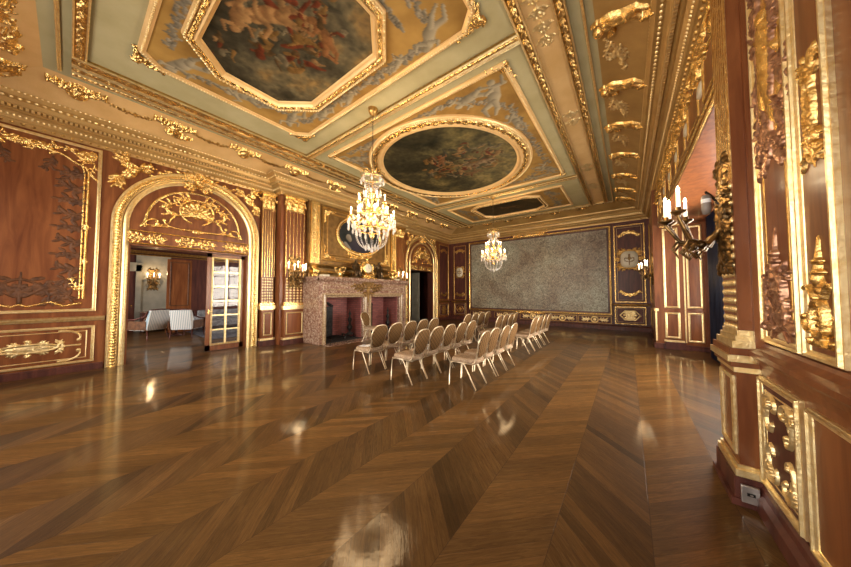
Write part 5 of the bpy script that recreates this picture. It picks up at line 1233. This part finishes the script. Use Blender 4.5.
# ------------------------------------------------------------------ wall sconces
def sconce(label, loc, fwd, side, cands, sc=1.0, power=6, spot=False):
    """fwd: unit vector out of the wall, side: unit vector along it"""
    t = thing('wall_sconce', label, 'sconce', loc); L = np.array(loc, float); F_ = np.array(fwd, float); S_ = np.array(side, float); Z_ = np.array([0, 0, 1.])
    def P(a, b, c): return tuple(L+sc*(F_*a+S_*b+Z_*c))
    m = M(); fr = lambda a, b, c: (L[None, None]+sc*(S_*np.asarray(a)[..., None]+Z_*np.asarray(b)[..., None]+F_*np.asarray(c)[..., None]))
    o = cartouche(.26, .5); o.vine(0, .2, 1.2, .3, 2, -16, .03).vine(0, -.2, -1.2, .3, -2, 16, .03).seg(0, -.4, 0, .45, .05, .03); o.mirror(0); o.bake(m, fr, .04, .010, .0); m.build('backplate', 'bronze_gilt', t)
    for i, (a, b, c) in enumerate(cands):
        m = M()
        m.tube([P(.03, 0, -.12), P(a*.35, b*.4, -.24), P(a*.75, b*.9, -.20), P(a, b, c-.14), P(a, b, c-.10)], [.02*sc, .022*sc, .018*sc, .014*sc, .012*sc], 7)
        q = P(a*.5, b*.65, -.25); m.ball(q, .035*sc, 7, 5)
        m.tube([P(a*.6, b*.7, -.23), P(a*.75, b*.6, -.30), P(a*.62, b*.5, -.36), P(a*.5, b*.55, -.31)], [.014*sc, .013*sc, .010*sc, .006*sc], 6)
        m.tube([P(a*.8, b*.9, -.20), P(a*.9, b*1.15, -.26), P(a*.8, b*1.2, -.33)], [.012*sc, .011*sc, .006*sc], 6)
        cc = P(a, b, c-.10)
        m.lathe(cc, [(0, -.03*sc), (.02*sc, -.02*sc), (.055*sc, .0), (.06*sc, .015*sc), (.022*sc, .018*sc), (.022*sc, .05*sc), (0, .05*sc)], 10); ar = m.build('arm', 'bronze_gilt', t)
        m = M(); m.lathe((cc[0], cc[1], cc[2]+.045*sc), [(.014*sc, 0), (.014*sc, .14*sc), (0, .14*sc)], 8); m.build('candle', 'wax', ar)
        m = M(); m.lathe((cc[0], cc[1], cc[2]+.185*sc), [(0, 0), (.010*sc, .01*sc), (.013*sc, .028*sc), (.007*sc, .05*sc), (0, .066*sc)], 8); m.build('bulb', 'bulb', ar)
    point(t, tuple(np.array(P(.42, 0, .28))-L), power*.6, WARM, .08)
    return t, P
six = [(.16, -.27, .14), (.30, -.16, .08), (.20, 0, .18), (.36, .06, .06), (.28, .18, .08), (.16, .28, .13)]
sconce('lit bronze candle sconce on the pilaster left of the fireplace', (-8.30, 4.22, 2.22), (1, 0, 0), (0, 1, 0), six, 1.0, 9)
sconce('lit bronze candle sconce on the pilaster right of the fireplace', (-8.30, 9.08, 2.22), (1, 0, 0), (0, 1, 0), six, 1.0, 9)
sconce('lit bronze candle sconce beyond the window bay beside the far right panel', (.62, 10.55, 2.28), (-1, 0, 0), (0, 1, 0), six[:5], .9, 5)
t, P = sconce('large lit sconce with hanging spotlight on the near right pier', (.655, 3.28, 2.20), (-1, 0, 0), (0, 1, 0), [(.30, -.10, .16), (.27, .14, .20), (.38, .00, .10), (.33, .24, .13), (.20, .32, .15)], .95, 4, True)
t = thing('spotlight', 'small grey spotlight with white label clipped to the near sconce', 'spotlight', (.53, 3.12, 2.28))
m = M(); m.lathe((.53, 3.12, 2.20), [(0, 0), (.024, 0), (.030, .04), (.030, .14), (.02, .155), (0, .16)], 14); o = m.build('casing', 'grey', t)
m = M(); m.lathe((.53, 3.12, 2.29), [(.0305, 0), (.0312, .002), (.0312, .03), (.0305, .032)], 14); m.build('white_label', 'white', o)
m = M(); m.tube([(.53, 3.12, 2.38), (.57, 3.18, 2.36), (.62, 3.24, 2.3)], .01, 6); m.build('clamp', 'iron', t)

# ------------------------------------------------------------------ banquet chairs
def make_chair():
    t = thing('banquet_chair', 'x', 'chair')
    # seat cushion
    m = M(); rows = []
    for f, z, k in ((0, .405, .90), (.1, .408, .985), (.35, .43, 1.0), (.65, .455, .985), (.85, .472, .93), (.95, .480, .80), (1.0, .484, .45), (1, .485, .02)):
        pts = []
        for a in np.linspace(0, 2*PI, 28)[:-1]:
            c_, s_ = math.cos(a), math.sin(a); e = .38; X_ = .235*math.copysign(abs(c_)**e, c_); Y_ = (.212-.012*(X_ > 0))*math.copysign(abs(s_)**e, s_); pts.append((X_*k-.01, Y_*k, z))
        rows.append(pts)
    m.grid(np.array(rows), closed_v=True); m.build('seat', 'seatcloth', t)
    # back: oval padded shield leaning back
    def bk(u, v, w): return (.205+.24*v*.55+w, u, .475+.455*v)   # v 0..1 up
    prof = []
    out = []
    for a in np.linspace(0, 2*PI, 33)[:-1]:
        s_, c_ = math.sin(a), math.cos(a); u = .205*math.copysign(abs(c_)**.7, c_)*(1 if s_ > 0 else .86); v = .5+.5*math.copysign(abs(s_)**.8, s_); out.append((u, v))
    rows = []
    for k, w in ((.02, -.030), (.6, -.028), (.88, -.020), (.97, -.008), (.97, .012), (.88, .022), (.02, .026)): rows.append([bk(u*k, .5+(v-.5)*k, w) for u, v in out])
    m = M(); m.grid(np.array(rows), closed_v=True); m.build('backrest', 'cloth', t)
    m = M(); ring = [bk(u, v, .0) for u, v in out]; ring.append(ring[0]); m.tube(ring, .011, 6, caps=False); m.build('back_frame', 'chairmetal', t)
    m = M(); rr = [(x, y, .400) for x, y in ((-.235, -.20), (-.235, .20), (.20, .20), (.20, -.20), (-.235, -.20))]
    for a, b in zip(rr, rr[1:]): m.tube([a, b], .010, 6)
    m.build('seat_frame', 'chairmetal', t)
    for s in (-1, 1):
        m = M(); m.tube([(-.10, s*.205, .405), (-.20, s*.202, .400), (-.235, s*.204, .37), (-.25, s*.206, .25), (-.262, s*.210, .006)], .0105, 7); m.build('leg', 'chairmetal', t)
        m = M(); m.tube([(-.06, s*.198, .405), (.0, s*.20, .40), (.03, s*.203, .37), (.10, s*.207, .25), (.235, s*.212, .006)], .0105, 7); m.build('leg', 'chairmetal', t)
        m = M(); m.tube([(.15, s*.19, .402), (.205, s*.19, .43), (.225, s*.175, .50), (.25, s*.185, .60)], .0105, 7); m.build('back_upright', 'chairmetal', t)
    return t
def copy_tree(o, parent=None):
    c = o.copy(); COL.objects.link(c); c.parent = parent
    for ch in list(o.children): copy_tree(ch, c)
    return c
proto = make_chair(); used = [False]
def place(x, y, label, group, rz=0.0):
    o = proto if not used[0] else copy_tree(proto); used[0] = True
    o.location = (x, y, 0); o.rotation_euler = (0, 0, rz); o['label'] = label
    if group: o['group'] = group
    elif 'group' in o: del o['group']
    return o
ordn = ['first', 'second', 'third', 'fourth', 'fifth']
rnd = random.Random(2)
for (nm, x, ys) in (('right', -2.22, [4.15, 4.63, 5.10, 5.60]), ('middle', -3.17, [3.73, 4.18, 4.63, 5.08, 5.54]), ('left', -4.22, [3.72, 4.20, 4.66, 5.10, 5.56])):
    for i, y in enumerate(ys): place(x+rnd.uniform(-.015, .015), y, 'beige banquet chair, %s from the camera in the %s file of the near block' % (ordn[i], nm), 'beige banquet chairs', rnd.uniform(-.03, .03))
for (nm, x, ys) in (('right', -2.25, [7.33, 7.83, 8.36, 8.9]), ('middle', -3.22, [7.30, 7.78, 8.26, 8.75]), ('left', -4.18, [7.25, 7.73, 8.22, 8.7])):
    for i, y in enumerate(ys): place(x+rnd.uniform(-.02, .02), y, 'beige banquet chair, %s from the camera in the %s file of the far block' % (ordn[i], nm), 'beige banquet chairs', rnd.uniform(-.04, .04))
place(-6.66, 5.95, 'lone beige banquet chair standing by the fireplace, facing the others', 'beige banquet chairs', PI+.15)
def leaflet(x, y, rz, label):
    t = thing('leaflet_stack', label, 'leaflets', (x, y, .487)); t.rotation_euler = (0, 0, 0)
    c_, s_ = math.cos(rz), math.sin(rz)
    for k, (dx, dy) in enumerate(((-.06, -.05), (.05, .04))):
        m = M(); v = []
        for z in (.487+.004*k, .492+.004*k):
            for (a, b) in ((-.11, -.075), (.11, -.075), (.11, .075), (-.11, .075)): a += dx; b += dy; v.append((x+a*c_-b*s_, y+a*s_+b*c_, z))
        m.add(v, [(0, 1, 2, 3), (4, 5, 6, 7), (0, 1, 5, 4), (1, 2, 6, 5), (2, 3, 7, 6), (3, 0, 4, 7)]); lf = m.build('leaflet', 'white', t)
        m = M(); 
        for r in range(3):
            a0, b0 = dx-.08, dy-.04+.03*r; v = [(x+a*c_-b*s_, y+a*s_+b*c_, .4925+.004*k) for a, b in ((a0, b0), (a0+.14, b0), (a0+.14, b0+.012), (a0, b0+.012))]; m.add(v, [(0, 1, 2, 3)])
        m.build('print', 'ink', lf)
leaflet(-4.24, 3.72, .3, 'white leaflets on the seat of the front left banquet chair')
leaflet(-3.19, 4.18, 1.1, 'white leaflets on the second chair of the middle file')
leaflet(-3.19, 4.62, .2, 'white leaflets on the third chair of the middle file')

# ------------------------------------------------------------------ salon furniture
def armchair(label, x, y, rz, w=.75, name='striped_armchair', cat='armchair', cushion=None):
    t = thing(name, label, cat, (0, 0, 0)); d = .62; h = w/2
    m = M(); m.box(-.30, .32, -h+.05, h-.05, .30, .46); m.build('seat', 'stripe', t, bevel=.03)
    m = M(); v = []
    for (xx, zz) in ((.27, .42), (.42, .98), (.50, .98), (.38, .30)): v += [(xx, -h+.03, zz), (xx, h-.03, zz)]
    m.add(v, [(0, 1, 3, 2), (2, 3, 5, 4), (4, 5, 7, 6), (6, 7, 1, 0), (0, 2, 4, 6), (1, 7, 5, 3)]); m.build('backrest', 'stripe', t, bevel=.02)
    for s in (-1, 1):
        m = M(); m.tube([(.42, s*(h-.02), .96), (.34, s*h, .78), (.05, s*h, .68), (-.22, s*h, .66), (-.30, s*h, .60)], .025, 8); m.tube([(-.24, s*h, .65), (-.26, s*h, .3)], .02, 8); m.build('armrest', 'wood_dark', t)
        m = M(); m.box(-.25, .36, s*(h-.03)-.015, s*(h-.03)+.015, .33, .62); m.build('side_panel', 'carved', t)
        for xx in (-.27, .38): m = M(); m.tube([(xx, s*(h-.04), .32), (xx*1.06, s*(h-.04), .16), (xx*1.1, s*(h-.02), .0)], [.028, .02, .014], 8); m.build('leg', 'wood_dark', t)
    m = M(); m.tube([(.46, -h+.03, .99), (.47, 0, 1.01), (.46, h-.03, .99)], .022, 8); m.build('top_rail', 'wood_dark', t)
    if cushion: m = M(); m.ball((.14, 0, .62), (.08, .2, .16), 12, 8); m.build('cushion', cushion, t)
    t.location = (x, y, 0); t.rotation_euler = (0, 0, rz); t.scale = (1.15, 1, 1); return t
armchair('white striped armchair seen from behind at left in the salon', -13.3, 1.62, .55, .70, cushion='carved')
armchair('white striped bergere with its back to the doorway in the salon', -12.60, 2.62, -.64, .68)
t = thing('sofa', 'grey sofa deep in the salon behind the striped chairs', 'sofa', (0, 0, 0))
m = M(); m.box(-.35, .35, -.9, .9, .18, .45); m.build('seat', 'greycloth', t, bevel=.05)
m = M(); m.box(-.45, -.28, -.9, .9, .2, .85); m.build('backrest', 'greycloth', t, bevel=.06)
for s in (-1, 1): m = M(); m.box(-.4, .35, s*.95-.09, s*.95+.09, .15, .62); m.build('armrest', 'greycloth', t, bevel=.05)
for sx in (-.35, .3):
    for s in (-.9, .9): m = M(); m.lathe((sx, s, 0), [(.02, 0), (.03, .18)], 8); m.build('leg', 'wood_dark', t)
t.location = (-14.2, 4.2, 0); t.rotation_euler = (0, 0, .2)
m = M(); m.box(-15.2, -11.2, 2.9, 6.2, 0.001, .015); tag(m.build('rug', 'rug'), 'blue grey rug on the salon floor under the sofa', 'rug')
t = thing('side_table', 'small round dark table between the two striped salon chairs', 'table', (-13.5, 2.45, 0))
m = M(); m.lathe((-13.5, 2.45, 0), [(0, .52), (.24, .52), (.25, .545), (0, .55)], 18); m.build('tabletop', 'wood_dark', t)
m = M(); m.lathe((-13.5, 2.45, 0), [(.17, 0), (.17, .03), (.03, .07), (.04, .25), (.025, .4), (.05, .52)], 12); m.build('pedestal', 'wood_dark', t)
t = thing('folding_screen', 'tall brown wooden leaf standing open in the salon', 'door', (-14.3, 2.6, 0))
m = M(); m.box(-14.34, -14.3, 2.27, 3.01, .02, 2.9); m.build('leaf', 'wood', t)
m = M(); f3 = LW(-14.3); molding(m, f3, rect(2.35, 2.93, .15, .95), roundm(.04, .02)); molding(m, f3, rect(2.35, 2.93, 1.05, 2.80), roundm(.04, .02)); m.build('panel_moulding', 'carved', t)
sconce('lit bracket sconce on the pale panelled wall of the salon', (-15.94, 2.10, 2.15), (1, 0, 0), (0, 1, 0), [(.12, -.20, .12), (.2, 0, .14), (.12, .20, .12)], .9, 22)
t = thing('doorcase', 'pale painted doorcase around a dark door in the salon', 'door', (-15.95, 1.4, 0))
m = M(); m.box(-16, -15.88, 1.60, 1.76, 0, 2.75); m.box(-16, -15.88, .5, 1.76, 2.45, 2.75); m.box(-16, -15.85, .45, 1.8, 2.72, 2.8); m.build('architrave', 'plaster', t)
m = M(); m.box(-16, -15.93, .6, 1.60, 0, 2.45); m.build('door_leaf', 'wood_dark', t)
m = M(); m.ball((-15.9, 1.5, 1.05), .035); m.build('door_knob', 'gold', t)
t = thing('console_chest', 'long low dark chest against the pale salon wall', 'chest', (-15.6, 2.2, 0))
m = M(); m.box(-15.9, -15.4, 1.75, 2.7, .12, .78); m.build('body', 'wood_dark', t, bevel=.01)
m = M(); m.box(-15.93, -15.37, 1.72, 2.73, .78, .82); m.build('top', 'marble', t)
for x in (-15.85, -15.45):
    for y in (1.8, 2.65): m = M(); m.lathe((x, y, 0), [(.02, 0), (.03, .12)], 8); m.build('leg', 'wood_dark', t)
# pale door leaf standing in the far arch
t = thing('pale_door_leaf', 'pale door leaf standing half open inside the far left arch', 'door', (-9.3, 11.6, 0))
m = M(); m.box(-9.75, -9.2, 11.62, 11.66, .02, 2.7); m.build('leaf', 'plaster', t)
m = M(); molding(m, lambda a, b, c: stack(a, 11.62-c, b), rect(-9.68, -9.27, .2, 1.0), roundm(.03, .015)); molding(m, lambda a, b, c: stack(a, 11.62-c, b), rect(-9.68, -9.27, 1.1, 2.6), roundm(.03, .015)); m.build('panel_moulding', 'plaster', t)
